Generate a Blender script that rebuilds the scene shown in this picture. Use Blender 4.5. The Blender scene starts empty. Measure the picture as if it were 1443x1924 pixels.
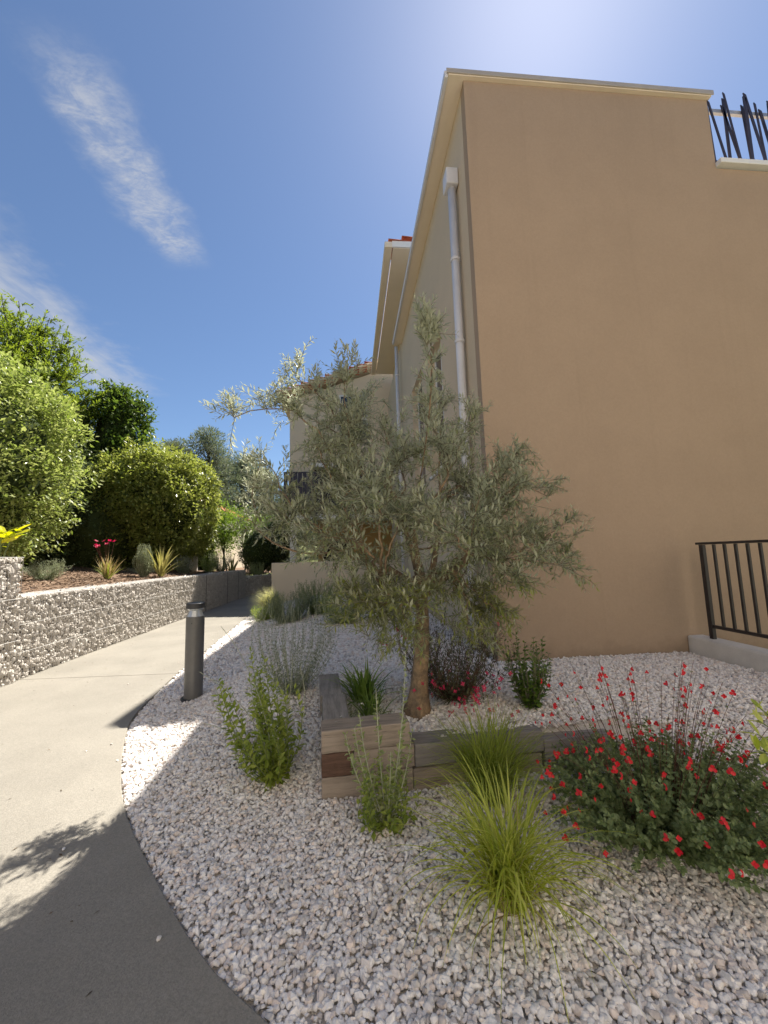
import bpy, math
import numpy as np
from mathutils import Matrix, Vector

# ------------------------------------------------------------------ camera
S = bpy.context.scene
COL = S.collection
cam_d = bpy.data.cameras.new('camera')
cam_d.sensor_fit = 'VERTICAL'; cam_d.sensor_height = 24.0; cam_d.lens = 24.0 * 720 / 1924
cam_d.clip_start = 0.05; cam_d.clip_end = 2000
cam = bpy.data.objects.new('camera', cam_d); COL.objects.link(cam)
f_, cx_, cy_ = 720.0, 721.5, 962.0
_up = Vector((547 - cx_, -(-5260 - cy_), -f_)).normalized()
_d = Vector((660 - cx_, -(1046 - cy_), -f_)); _d = (_d - _up * _d.dot(_up)).normalized()
_r = _d.cross(_up)
cam.matrix_world = Matrix.Translation((0, 0, 1.5)) @ Matrix((_r, _d, _up)).to_4x4()
S.camera = cam

# ------------------------------------------------------------------ sky and sun
SUN_EL, SUN_AZ = math.radians(58.2), math.radians(34.2)      # azimuth measured from +Y towards +X
W = bpy.data.worlds.new('World'); S.world = W; W.use_nodes = True
def N(t, typ, **kw):
    n = t.nodes.new(typ)
    for k, v in kw.items():
        if k.startswith('i_'):
            k = k[2:]; k = int(k) if k.isdigit() else k.replace('_', ' ')
            n.inputs[k].default_value = v
        else: setattr(n, k, v)
    return n
wt = W.node_tree; wt.nodes.clear(); L = wt.links.new
sky = N(wt, 'ShaderNodeTexSky', sky_type='NISHITA', sun_disc=False, sun_elevation=SUN_EL, sun_rotation=SUN_AZ,
        altitude=0, air_density=1.0, dust_density=0.35, ozone_density=5.0)
def M_(t, op, a, b=None, c=None, clamp=False):
    n = N(t, 'ShaderNodeMath', operation=op, use_clamp=clamp)
    for i, v in enumerate((a, b, c)):
        if v is None: continue
        if isinstance(v, (int, float)): n.inputs[i].default_value = v
        else: t.links.new(v, n.inputs[i])
    return n.outputs[0]
tc = N(wt, 'ShaderNodeTexCoord'); sep = N(wt, 'ShaderNodeSeparateXYZ'); L(tc.outputs['Generated'], sep.inputs[0])
zz = M_(wt, 'MAXIMUM', sep.outputs[2], 0.04)
u = M_(wt, 'DIVIDE', sep.outputs[0], zz); v = M_(wt, 'DIVIDE', sep.outputs[1], zz)
cmb = N(wt, 'ShaderNodeCombineXYZ'); L(u, cmb.inputs[0]); L(v, cmb.inputs[1])
def noise(t, vec, scale, detail=6, rough=.6, dist=0., stretch=None, rot=0.):
    if stretch is not None or rot:
        mp = N(t, 'ShaderNodeMapping'); t.links.new(vec, mp.inputs[0])
        if stretch is not None: mp.inputs['Scale'].default_value = stretch
        mp.inputs['Rotation'].default_value = (0, 0, rot); vec = mp.outputs[0]
    n = N(t, 'ShaderNodeTexNoise', i_Scale=scale, i_Detail=detail, i_Roughness=rough, i_Distortion=dist)
    t.links.new(vec, n.inputs['Vector']); return n.outputs['Fac']
def ramp(t, x, a, b, lo=0., hi=1.):
    n = N(t, 'ShaderNodeMapRange', interpolation_type='SMOOTHSTEP'); t.links.new(x, n.inputs[0])
    for i, q in enumerate((a, b, lo, hi)): n.inputs[i + 1].default_value = q
    return n.outputs[0]
def streak(p0, p1, half, soft):
    # thin high cloud drifting along the line p0-p1 of the cloud layer (layer coordinates = metres / altitude)
    dx, dy = p1[0] - p0[0], p1[1] - p0[1]; ln = math.hypot(dx, dy); dx /= ln; dy /= ln
    a = M_(wt, 'ADD', M_(wt, 'MULTIPLY', M_(wt, 'SUBTRACT', u, p0[0]), dx), M_(wt, 'MULTIPLY', M_(wt, 'SUBTRACT', v, p0[1]), dy))
    b = M_(wt, 'ADD', M_(wt, 'MULTIPLY', M_(wt, 'SUBTRACT', u, p0[0]), -dy), M_(wt, 'MULTIPLY', M_(wt, 'SUBTRACT', v, p0[1]), dx))
    wob = M_(wt, 'MULTIPLY', M_(wt, 'SUBTRACT', noise(wt, cmb.outputs[0], 7, 4), .5), soft * 3.0)
    b = M_(wt, 'ABSOLUTE', M_(wt, 'ADD', b, wob))
    m = M_(wt, 'SUBTRACT', 1.0, ramp(wt, b, half - soft, half + soft))
    e = M_(wt, 'MULTIPLY', ramp(wt, a, -.06, .12), M_(wt, 'SUBTRACT', 1.0, ramp(wt, a, ln - .10, ln + .04)))
    return M_(wt, 'MULTIPLY', m, e)
rip = M_(wt, 'MULTIPLY', ramp(wt, noise(wt, cmb.outputs[0], 13, 6, .66, .5, (1, 1.5, 1), .35), .30, .66), ramp(wt, noise(wt, cmb.outputs[0], 46, 4, .6, .3, (1, 2.2, 1), .2), .25, .62, .45, 1.0))
fib = ramp(wt, noise(wt, cmb.outputs[0], 5, 6, .6, .6, (3.0, .8, 1), .3), .30, .70)
c1 = M_(wt, 'MULTIPLY', streak((-.555, .68), (-.545, 1.24), .066, .05), M_(wt, 'ADD', M_(wt, 'MULTIPLY', rip, .80), .20))
c2 = M_(wt, 'MULTIPLY', streak((-1.23, .95), (-1.36, 2.3), .17, .13), M_(wt, 'ADD', M_(wt, 'MULTIPLY', fib, .55), .45))
c3 = M_(wt, 'MULTIPLY', streak((.9, -2.2), (.3, -.9), .12, .12), fib)
c4 = M_(wt, 'MULTIPLY', streak((-2.6, -.6), (-2.2, .9), .2, .2), fib)
cl = M_(wt, 'MULTIPLY', M_(wt, 'ADD', M_(wt, 'ADD', c1, c2), M_(wt, 'ADD', c3, c4), clamp=True), .62)
mixc = N(wt, 'ShaderNodeMix', data_type='RGBA'); L(cl, mixc.inputs[0]); L(sky.outputs[0], mixc.inputs[6])
mixc.inputs[7].default_value = (5.0, 5.0, 5.0, 1)
bg = N(wt, 'ShaderNodeBackground', i_Strength=0.050); L(mixc.outputs[2], bg.inputs[0])
wo = N(wt, 'ShaderNodeOutputWorld'); L(bg.outputs[0], wo.inputs[0])
sl = bpy.data.lights.new('sun', 'SUN'); sl.energy = 4.4; sl.angle = math.radians(0.5); sl.color = (1, .94, .84)
so = bpy.data.objects.new('sun', sl); COL.objects.link(so)
sdir = Vector((math.sin(SUN_AZ) * math.cos(SUN_EL), math.cos(SUN_AZ) * math.cos(SUN_EL), math.sin(SUN_EL)))
so.rotation_euler = sdir.to_track_quat('Z', 'Y').to_euler(); so.location = sdir * 60
S.view_settings.view_transform = 'Standard'; S.view_settings.look = 'None'
S.view_settings.exposure = 1.46; S.view_settings.gamma = 1.0; S.view_settings.use_curve_mapping = False
S.render.engine = 'CYCLES'
S.cycles.max_bounces = 8; S.cycles.diffuse_bounces = 5; S.cycles.transparent_max_bounces = 8

rng = np.random.default_rng(11)

# ------------------------------------------------------------------ materials
MATS = {}
def mat(name, col, rough=.8, var=.12, scale=3., bump=0., bscale=60., spec=.3, metal=0., col2=None, fine=0., fscale=120.):
    m = bpy.data.materials.new(name); m.use_nodes = True; t = m.node_tree; t.nodes.clear()
    o = N(t, 'ShaderNodeOutputMaterial'); p = N(t, 'ShaderNodeBsdfPrincipled', i_Roughness=rough, i_Metallic=metal)
    p.inputs['Specular IOR Level'].default_value = spec
    c = N(t, 'ShaderNodeTexCoord').outputs['Object']
    a = ramp(t, noise(t, c, scale, 6, .6), .3, .7)
    mx = N(t, 'ShaderNodeMix', data_type='RGBA'); t.links.new(a, mx.inputs[0])
    c2 = col2 or tuple(q * (1 + var) for q in col); c1 = col if col2 else tuple(q * (1 - var) for q in col)
    mx.inputs[6].default_value = (*c1, 1); mx.inputs[7].default_value = (*c2, 1)
    out = mx.outputs[2]
    if fine:
        h = N(t, 'ShaderNodeHueSaturation'); t.links.new(out, h.inputs['Color'])
        t.links.new(ramp(t, noise(t, c, fscale, 3, .7), .25, .75, 1 - fine, 1 + fine), h.inputs['Value']); out = h.outputs[0]
    t.links.new(out, p.inputs['Base Color'])
    if bump:
        b = N(t, 'ShaderNodeBump', i_Strength=bump, i_Distance=.01)
        t.links.new(noise(t, c, bscale, 5, .65), b.inputs['Height']); t.links.new(b.outputs[0], p.inputs['Normal'])
    t.links.new(p.outputs[0], o.inputs[0]); MATS[name] = m; return m
def leafmat(name, c1, c2, trans=.35, rough=.45, back=None, spec=.35, tcol=None):
    m = bpy.data.materials.new(name); m.use_nodes = True; t = m.node_tree; t.nodes.clear()
    o = N(t, 'ShaderNodeOutputMaterial'); p = N(t, 'ShaderNodeBsdfPrincipled', i_Roughness=rough)
    p.inputs['Specular IOR Level'].default_value = spec
    at = N(t, 'ShaderNodeAttribute', attribute_name='rnd'); oi = N(t, 'ShaderNodeObjectInfo')
    r = M_(t, 'FRACT', M_(t, 'ADD', at.outputs['Fac'], oi.outputs['Random']))
    mx = N(t, 'ShaderNodeMix', data_type='RGBA'); t.links.new(r, mx.inputs[0])
    mx.inputs[6].default_value = (*c1, 1); mx.inputs[7].default_value = (*c2, 1); out = mx.outputs[2]
    if back:
        g = N(t, 'ShaderNodeNewGeometry'); mb = N(t, 'ShaderNodeMix', data_type='RGBA')
        t.links.new(g.outputs['Backfacing'], mb.inputs[0]); t.links.new(out, mb.inputs[6]); mb.inputs[7].default_value = (*back, 1); out = mb.outputs[2]
    t.links.new(out, p.inputs['Base Color'])
    tr = N(t, 'ShaderNodeBsdfTranslucent'); h = N(t, 'ShaderNodeHueSaturation', i_Saturation=1.15, i_Value=1.3)
    t.links.new(out, h.inputs['Color']); t.links.new(h.outputs[0], tr.inputs[0])
    ms = N(t, 'ShaderNodeMixShader', i_0=trans); t.links.new(p.outputs[0], ms.inputs[1]); t.links.new(tr.outputs[0], ms.inputs[2])
    t.links.new(ms.outputs[0], o.inputs[0]); MATS[name] = m; return m
def pebmat(name, cols, rough=.75):
    m = bpy.data.materials.new(name); m.use_nodes = True; t = m.node_tree; t.nodes.clear()
    o = N(t, 'ShaderNodeOutputMaterial'); p = N(t, 'ShaderNodeBsdfPrincipled', i_Roughness=rough); p.inputs['Specular IOR Level'].default_value = .3
    at = N(t, 'ShaderNodeAttribute', attribute_name='rnd'); oi = N(t, 'ShaderNodeObjectInfo')
    r = M_(t, 'FRACT', M_(t, 'ADD', at.outputs['Fac'], oi.outputs['Random']))
    cr = N(t, 'ShaderNodeValToRGB'); t.links.new(r, cr.inputs[0]); e = cr.color_ramp.elements
    while len(e) < len(cols): e.new(.5)
    for q, (pos, c) in zip(list(e), cols): q.position = pos; q.color = (*c, 1)
    c = N(t, 'ShaderNodeTexCoord').outputs['Object']; h = N(t, 'ShaderNodeHueSaturation'); t.links.new(cr.outputs[0], h.inputs['Color'])
    t.links.new(ramp(t, noise(t, c, 70, 4, .7), .25, .75, .82, 1.14), h.inputs['Value']); t.links.new(h.outputs[0], p.inputs['Base Color'])
    b = N(t, 'ShaderNodeBump', i_Strength=.35, i_Distance=.004); t.links.new(noise(t, c, 160, 3), b.inputs['Height']); t.links.new(b.outputs[0], p.inputs['Normal'])
    t.links.new(p.outputs[0], o.inputs[0]); MATS[name] = m; return m
def facade(name, c1, c2):
    m = mat(name, c1); t = m.node_tree; t.nodes.clear()
    o = N(t, 'ShaderNodeOutputMaterial'); p = N(t, 'ShaderNodeBsdfPrincipled', i_Roughness=.92); p.inputs['Specular IOR Level'].default_value = .12
    c = N(t, 'ShaderNodeTexCoord').outputs['Object']
    mx = N(t, 'ShaderNodeMix', data_type='RGBA'); t.links.new(ramp(t, noise(t, c, .9, 7, .62), .3, .7), mx.inputs[0]); mx.inputs[6].default_value = (*c1, 1); mx.inputs[7].default_value = (*c2, 1)
    st = ramp(t, noise(t, c, 2.2, 5, .6, .2, (3.2, 3.2, .10)), .52, .80, 1.0, .945)
    sp = ramp(t, noise(t, c, 34, 4, .75), .25, .75, .96, 1.04); gr = ramp(t, noise(t, c, 300, 2, .6), .2, .8, .94, 1.06)
    sc = N(t, 'ShaderNodeSeparateXYZ'); t.links.new(c, sc.inputs[0])
    splash = ramp(t, M_(t, 'ADD', sc.outputs[2], M_(t, 'MULTIPLY', noise(t, c, 4.5, 5, .7), -.55)), -.02, .20, .86, 1.0)
    h = N(t, 'ShaderNodeHueSaturation'); t.links.new(mx.outputs[2], h.inputs['Color']); t.links.new(M_(t, 'MULTIPLY', M_(t, 'MULTIPLY', st, sp), M_(t, 'MULTIPLY', gr, splash)), h.inputs['Value'])
    t.links.new(h.outputs[0], p.inputs['Base Color'])
    b = N(t, 'ShaderNodeBump', i_Strength=.5, i_Distance=.012); t.links.new(M_(t, 'ADD', noise(t, c, 120, 4, .7), M_(t, 'MULTIPLY', noise(t, c, 9, 3), .6)), b.inputs['Height']); t.links.new(b.outputs[0], p.inputs['Normal'])
    t.links.new(p.outputs[0], o.inputs[0])
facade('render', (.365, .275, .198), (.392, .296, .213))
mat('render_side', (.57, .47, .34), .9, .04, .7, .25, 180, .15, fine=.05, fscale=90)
mat('render_pale', (.66, .565, .43), .9, .04, .8, .2, 180, .15, fine=.04, fscale=90)
mat('render_ochre', (.42, .28, .12), .9, .05, .8, .2, 180, .15)
mat('render_pale2', (.82, .74, .63), .9, .03, .8, .2, 180, .15)
mat('soffit', (.72, .63, .50), .8, .03, 1.5, 0, 60, .2)
mat('white_paint', (.72, .72, .70), .5, .04, 4, 0, 60, .35, fine=.03, fscale=40)
mat('pvc', (.60, .60, .62), .4, .04, 5, 0, 60, .4)
mat('low_wall', (.60, .58, .54), .85, .06, 5, .25, 120, .2, fine=.05)
mat('zinc', (.45, .46, .48), .4, .08, 3, 0, 60, .4, .5)
mat('flashing', (.42, .38, .33), .5, .06, 3, 0, 60, .4, .2)
mat('red_tile', (.42, .12, .07), .8, .25, 6, .3, 60, .2, fine=.12)
mat('dark_metal', (.03, .026, .026), .45, .15, 8, 0, 60, .4)
mat('bollard_metal', (.13, .127, .122), .38, .06, 10, .05, 400, .5, .25)
mat('bollard_cap', (.045, .045, .047), .5, .06, 10, 0, 400, .4, .2)
mat('lens', (.50, .52, .53), .18, .03, 10, 0, 60, .5, .3)
mat('slat_metal', (.035, .032, .05), .5, .15, 8, 0, 60, .35)
mat('glass', (.02, .035, .06), .05, .05, 2, 0, 60, .8)
mat('frame_white', (.70, .70, .70), .45, .03, 4)
mat('shutter', (.24, .19, .13), .7, .08, 4)
mat('dark_in', (.025, .02, .018), .8, .2, 3)
mat('concrete', (.246, .228, .195), .85, .10, .9, .45, 160, .2, fine=.17, fscale=110)
mat('asphalt', (.10, .10, .10), .9, .15, 2, .3, 150, .2, fine=.2)
mat('gabion_core', (.26, .225, .19), .95, .3, 14, .6, 40, .1)
mat('soil', (.13, .10, .075), .95, .3, 6, .6, 40, .1, fine=.2)
mat('gravel_base', (.55, .51, .47), .95, .25, 8, .6, 60, .1, fine=.25)
mat('mulch', (.17, .115, .08), .95, .35, 9, .8, 50, .1, fine=.3, fscale=60)
mat('grassland', (.10, .11, .04), .95, .3, .5, .5, 5, .1)
mat('bark', (.15, .115, .085), .9, 0, 14, 1.0, 30, .15, col2=(.34, .24, .145), fine=.2, fscale=40)
mat('bark_dark', (.06, .048, .038), .9, .3, 10, .5, 50, .1)
mat('twig', (.17, .16, .11), .85, .2, 12)
mat('twig_red', (.11, .045, .035), .8, .3, 12)
mat('stem_green', (.16, .20, .08), .7, .25, 12)
mat('stem_silver', (.36, .38, .28), .8, .15, 12)
mat('wire', (.46, .45, .43), .5, .1, 5, 0, 60, .4, .2)
mat('tile_trim', (.56, .55, .52), .7, .05, 4)
def timber(name, c1, c2):
    m = mat(name, c1); t = m.node_tree; t.nodes.clear()
    o = N(t, 'ShaderNodeOutputMaterial'); p = N(t, 'ShaderNodeBsdfPrincipled', i_Roughness=.85); p.inputs['Specular IOR Level'].default_value = .2
    c = N(t, 'ShaderNodeTexCoord').outputs['Object']; oi = N(t, 'ShaderNodeObjectInfo')
    ad = N(t, 'ShaderNodeVectorMath', operation='ADD'); t.links.new(c, ad.inputs[0])
    sc = M_(t, 'MULTIPLY', oi.outputs['Random'], 20.0); cb = N(t, 'ShaderNodeCombineXYZ'); t.links.new(sc, cb.inputs[0]); t.links.new(sc, cb.inputs[1]); t.links.new(cb.outputs[0], ad.inputs[1])
    g1 = noise(t, ad.outputs[0], 3, 6, .65, .3, (1.2, 14, 14)); g2 = noise(t, ad.outputs[0], 8, 5, .7, .2, (1, 22, 22)); big = noise(t, ad.outputs[0], 2.2, 3)
    mx = N(t, 'ShaderNodeMix', data_type='RGBA'); t.links.new(ramp(t, M_(t, 'ADD', M_(t, 'MULTIPLY', g1, .6), M_(t, 'MULTIPLY', big, .4)), .36, .64), mx.inputs[0])
    mx.inputs[6].default_value = (*c1, 1); mx.inputs[7].default_value = (*c2, 1)
    h = N(t, 'ShaderNodeHueSaturation'); t.links.new(mx.outputs[2], h.inputs['Color'])
    cracks = ramp(t, g2, .30, .42, .45, 1.0); t.links.new(cracks, h.inputs['Value'])
    t.links.new(h.outputs[0], p.inputs['Base Color'])
    b = N(t, 'ShaderNodeBump', i_Strength=.7, i_Distance=.006); t.links.new(g2, b.inputs['Height']); t.links.new(b.outputs[0], p.inputs['Normal'])
    t.links.new(p.outputs[0], o.inputs[0]); return m
timber('timber', (.20, .165, .135), (.36, .30, .245))
timber('timber_dark', (.075, .045, .035), (.15, .09, .065))
timber('timber_grey', (.20, .185, .175), (.34, .315, .29))
pebmat('pebble', [(0, (.50, .47, .44)), (.12, (.74, .71, .68)), (.45, (.82, .79, .76)), (.72, (.66, .60, .56)), (.86, (.74, .64, .57)), (.95, (.38, .36, .35)), (1, (.86, .84, .82))])
pebmat('gabion_stone', [(0, (.40, .36, .32)), (.3, (.50, .46, .41)), (.65, (.61, .57, .52)), (.85, (.46, .42, .37)), (1, (.70, .66, .61))])
pebmat('chip', [(0, (.10, .065, .045)), (.5, (.22, .15, .10)), (.8, (.33, .24, .17)), (1, (.15, .11, .09))], .95)
leafmat('olive', (.15, .175, .08), (.30, .325, .165), .30, .40, back=(.40, .42, .30), spec=.4)
leafmat('olive_young', (.22, .25, .06), (.30, .33, .10), .4, .45, back=(.3, .31, .18))
leafmat('pale_hedge', (.17, .23, .05), (.40, .44, .17), .40, .33, spec=.45)
leafmat('pitto', (.16, .20, .04), (.38, .40, .13), .40, .3, spec=.45)
leafmat('acacia', (.10, .145, .03), (.24, .29, .055), .5, .5)
leafmat('ivy', (.06, .10, .025), (.16, .22, .05), .35, .4)
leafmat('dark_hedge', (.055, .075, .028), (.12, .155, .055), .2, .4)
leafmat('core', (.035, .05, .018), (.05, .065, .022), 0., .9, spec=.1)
leafmat('pine', (.11, .14, .08), (.20, .23, .14), .3, .6)
leafmat('light_tree', (.13, .20, .035), (.26, .36, .08), .45, .5)
leafmat('sage', (.17, .20, .11), (.30, .33, .20), .25, .7)
leafmat('silver_shrub', (.24, .30, .10), (.42, .46, .22), .35, .6)
leafmat('green_shrub', (.18, .25, .04), (.40, .45, .11), .4, .5)
leafmat('perovskia', (.16, .19, .12), (.27, .30, .20), .3, .7)
leafmat('lily', (.09, .16, .03), (.22, .32, .07), .35, .35)
leafmat('grass_bright', (.30, .36, .045), (.58, .60, .15), .45, .45)
leafmat('grass_green', (.22, .28, .045), (.38, .43, .10), .4, .5)
leafmat('stipa', (.35, .36, .13), (.55, .52, .27), .4, .6)
leafmat('straw', (.30, .22, .10), (.50, .42, .22), .3, .7)
leafmat('salvia', (.12, .17, .06), (.26, .32, .15), .3, .5)
leafmat('gaura', (.07, .07, .04), (.15, .16, .08), .25, .5)
leafmat('laurel', (.06, .11, .02), (.16, .25, .045), .3, .3, spec=.5)
leafmat('yellow_leaf', (.38, .46, .07), (.62, .66, .20), .45, .35)
leafmat('yellow_leaf2', (.30, .40, .04), (.62, .55, .04), .45, .35)
leafmat('phormium', (.26, .25, .07), (.44, .40, .18), .3, .45)
leafmat('red_petal', (.60, .022, .035), (.76, .05, .06), .35, .5)
leafmat('pink_petal', (.50, .02, .075), (.66, .06, .15), .35, .5)
leafmat('calyx', (.10, .02, .03), (.17, .04, .04), .2, .6)
leafmat('litter', (.06, .045, .03), (.16, .11, .06), .1, .8)
leafmat('white_petal', (.7, .69, .62), (.8, .8, .76), .3, .6)

# ------------------------------------------------------------------ mesh helpers
class Acc:
    """collects vertices and equal-sided faces; build() links them as ONE mesh object"""
    def __init__(s): s.v = []; s.f = []; s.r = []; s.n = 0
    def add(s, v, f, rnd=0.):
        v = np.asarray(v, np.float32).reshape(-1, 3)
        s.v.append(v); s.r.append(np.broadcast_to(np.asarray(rnd, np.float32), (len(v),)))
        for q in (f if isinstance(f, list) and len(f) and isinstance(f[0], np.ndarray) and f[0].ndim == 2 else [np.asarray(f, np.int32)]):
            s.f.append(q + s.n)
        s.n += len(v)
    def inst(s, tv, tf, pos, mats, rnd=None):
        """many copies of a template: pos (m,3), mats (m,3,3)"""
        m = len(pos)
        if m == 0: return
        v = np.einsum('mij,vj->mvi', mats, tv) + pos[:, None, :]
        k = len(tv); f = (tf[None] + (np.arange(m) * k)[:, None, None]).reshape(-1, tf.shape[1])
        if rnd is None: rnd = rng.random(m)
        s.add(v.reshape(-1, 3), f, np.repeat(rnd, k))
    def box(s, x0, x1, y0, y1, z0, z1, rnd=0.):
        v = [(x, y, z) for z in (z0, z1) for y in (y0, y1) for x in (x0, x1)]
        s.add(v, [(0, 2, 3, 1), (4, 5, 7, 6), (0, 1, 5, 4), (2, 6, 7, 3), (0, 4, 6, 2), (1, 3, 7, 5)], rnd); return s
    def tube(s, pts, rad, sides=6, cap=True):
        p = np.asarray(pts, float); n = len(p); r = np.broadcast_to(np.asarray(rad, float), (n,))
        d = np.gradient(p, axis=0); d /= np.linalg.norm(d, axis=1)[:, None] + 1e-9
        ref = np.array([0, 0, 1.]) if abs(d[0][2]) < .9 else np.array([1., 0, 0])
        a = np.cross(d, ref); a /= np.linalg.norm(a, axis=1)[:, None] + 1e-9; b = np.cross(d, a)
        t = np.arange(sides) * 2 * np.pi / sides
        v = p[:, None] + r[:, None, None] * (np.cos(t)[None, :, None] * a[:, None] + np.sin(t)[None, :, None] * b[:, None])
        i = np.arange(n - 1)[:, None] * sides; j = np.arange(sides)[None]; k = (j + 1) % sides
        f = np.stack([i + j, i + k, i + sides + k, i + sides + j], -1).reshape(-1, 4)
        fs = [f]
        if cap: fs += [np.arange(sides)[None, ::-1].copy(), (np.arange(sides) + (n - 1) * sides)[None]]
        s.add(v.reshape(-1, 3), fs); return s
    def mesh(s, name):
        me = bpy.data.meshes.new(name)
        v = np.concatenate(s.v); me.vertices.add(len(v)); me.vertices.foreach_set('co', v.ravel())
        nl = sum(q.size for q in s.f); nf = sum(len(q) for q in s.f)
        me.loops.add(nl); me.polygons.add(nf)
        me.loops.foreach_set('vertex_index', np.concatenate([q.ravel() for q in s.f]).astype(np.int32))
        tot = np.concatenate([np.full(len(q), q.shape[1], np.int32) for q in s.f])
        me.polygons.foreach_set('loop_start', np.concatenate([[0], np.cumsum(tot)[:-1]]).astype(np.int32))
        at = me.attributes.new('rnd', 'FLOAT', 'POINT'); at.data.foreach_set('value', np.concatenate(s.r).astype(np.float32))
        me.polygons.foreach_set('use_smooth', np.zeros(len(me.polygons), bool))
        me.update(calc_edges=True); me.validate(); return me
    def build(s, name, m, parent=None, kind=None, smooth=False, bevel=0., loc=None, rot=None):
        me = s.mesh(name); me.materials.append(MATS[m])
        if smooth: me.polygons.foreach_set('use_smooth', np.ones(len(me.polygons), bool))
        return link(name, me, parent, kind, bevel, loc, rot)
def link(name, me, parent=None, kind=None, bevel=0., loc=None, rot=None):
    o = bpy.data.objects.new(name, me); COL.objects.link(o)
    if parent: o.parent = parent
    if kind: o['kind'] = kind
    if loc is not None: o.location = loc
    if rot is not None: o.rotation_euler = rot
    if bevel:
        b = o.modifiers.new('bevel', 'BEVEL'); b.width = bevel; b.segments = 2; b.limit_method = 'ANGLE'
    return o
def tag(o, label, cat, group=None):
    o['label'] = label; o['category'] = cat
    if group: o['group'] = group
    return o
def thing(name, label, cat, loc=(0, 0, 0), group=None):
    o = bpy.data.objects.new(name, None); COL.objects.link(o); o.location = loc; o.empty_display_size = .2
    return tag(o, label, cat, group)
def B(name, m, parent, *bx, bevel=0., kind=None):
    a = Acc()
    for b in bx: a.box(*b)
    return a.build(name, m, parent, kind, bevel=bevel)
def unit(v): return v / (np.linalg.norm(v, axis=-1, keepdims=True) + 1e-9)
def frames(y, up=None, roll=None):
    """(m,3,3) matrices whose columns are side, leaf axis y, normal"""
    y = unit(y); m = len(y)
    up = rng.normal(size=(m, 3)) if up is None else np.broadcast_to(up, (m, 3)) + rng.normal(size=(m, 3)) * .25
    x = unit(np.cross(y, up)); n = np.cross(x, y)
    return np.stack([x, y, n], -1)
def sph(m):
    return unit(rng.normal(size=(m, 3)))
# leaf templates: axis +Y, unit length
LEAF4 = (np.array([(0, 0, 0), (-.5, .5, .12), (0, .5, 0), (.5, .5, .12), (0, 1, -.05)]), np.array([(0, 2, 1), (0, 3, 2), (1, 2, 4), (2, 3, 4)]))
LEAF2 = (np.array([(0, 0, 0), (-.5, .5, .08), (.5, .5, .08), (0, 1, -.06)]), np.array([(0, 2, 3), (0, 3, 1)]))
LEAF_R = (np.array([(0, 0, 0), (-.42, .3, .08), (-.4, .72, .08), (0, 1, -.02), (.4, .72, .08), (.42, .3, .08), (0, .5, 0)]),
          np.array([(6, 1, 0), (6, 2, 1), (6, 3, 2), (6, 4, 3), (6, 5, 4), (6, 0, 5)]))
def put_leaves(acc, tpl, pos, dirs, length, width, up=None):
    m = len(pos); F = frames(dirs, up); l = np.broadcast_to(length, (m,)); w = np.broadcast_to(width, (m,))
    F = F * np.stack([w, l, w], -1)[:, None, :]
    acc.inst(tpl[0], tpl[1], pos, F)
def icos(sub):
    import bmesh
    bm = bmesh.new(); bmesh.ops.create_icosphere(bm, subdivisions=sub, radius=1)
    v = np.array([q.co[:] for q in bm.verts]); f = np.array([[q.index for q in p.verts] for p in bm.faces]); bm.free(); return v, f
ICO1, ICO2, ICO3 = icos(1), icos(2), icos(4)
def rotm(m):
    q = unit(rng.normal(size=(m, 4))); w, x, y, z = q.T
    return np.stack([1 - 2 * (y * y + z * z), 2 * (x * y - z * w), 2 * (x * z + y * w), 2 * (x * y + z * w), 1 - 2 * (x * x + z * z), 2 * (y * z - x * w),
                     2 * (x * z - y * w), 2 * (y * z + x * w), 1 - 2 * (x * x + y * y)], -1).reshape(m, 3, 3)
def stones(acc, tpl, pos, size, flat=.62, tilt=.35):
    """uneven rounded stones lying roughly flat"""
    m = len(pos); rz = rng.random(m) * 2 * np.pi; c, s_ = np.cos(rz), np.sin(rz); o = np.zeros(m)
    R = np.stack([c, -s_, o, s_, c, o, o, o, o + 1], -1).reshape(m, 3, 3)
    a = rng.normal(size=(m, 2)) * tilt
    T = np.stack([np.ones(m), o, a[:, 0], o, np.ones(m), a[:, 1], -a[:, 0], -a[:, 1], np.ones(m)], -1).reshape(m, 3, 3)
    sc = np.stack([size * rng.uniform(.85, 1.3, m), size * rng.uniform(.65, .95, m), size * flat * rng.uniform(.8, 1.25, m)], -1)
    F = np.einsum('mij,mjk->mik', R, T) * sc[:, None, :]
    v = np.repeat(tpl[0][None], m, 0) * (1 + rng.normal(size=(m, len(tpl[0]), 1)) * .05)
    for _ in range(6):     # broken faces of crushed stone
        n_ = sph(m); dd = np.einsum('mvj,mj->mv', v, n_) - rng.uniform(.5, .85, (m, 1)); v = v - n_[:, None, :] * np.maximum(dd, 0)[:, :, None]
    v *= 1.14
    v = np.einsum('mij,mvj->mvi', F, v) + pos[:, None]
    k = len(tpl[0]); f = (tpl[1][None] + (np.arange(m) * k)[:, None, None]).reshape(-1, 3)
    acc.add(v.reshape(-1, 3), f, np.repeat(rng.random(m), k))

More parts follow.
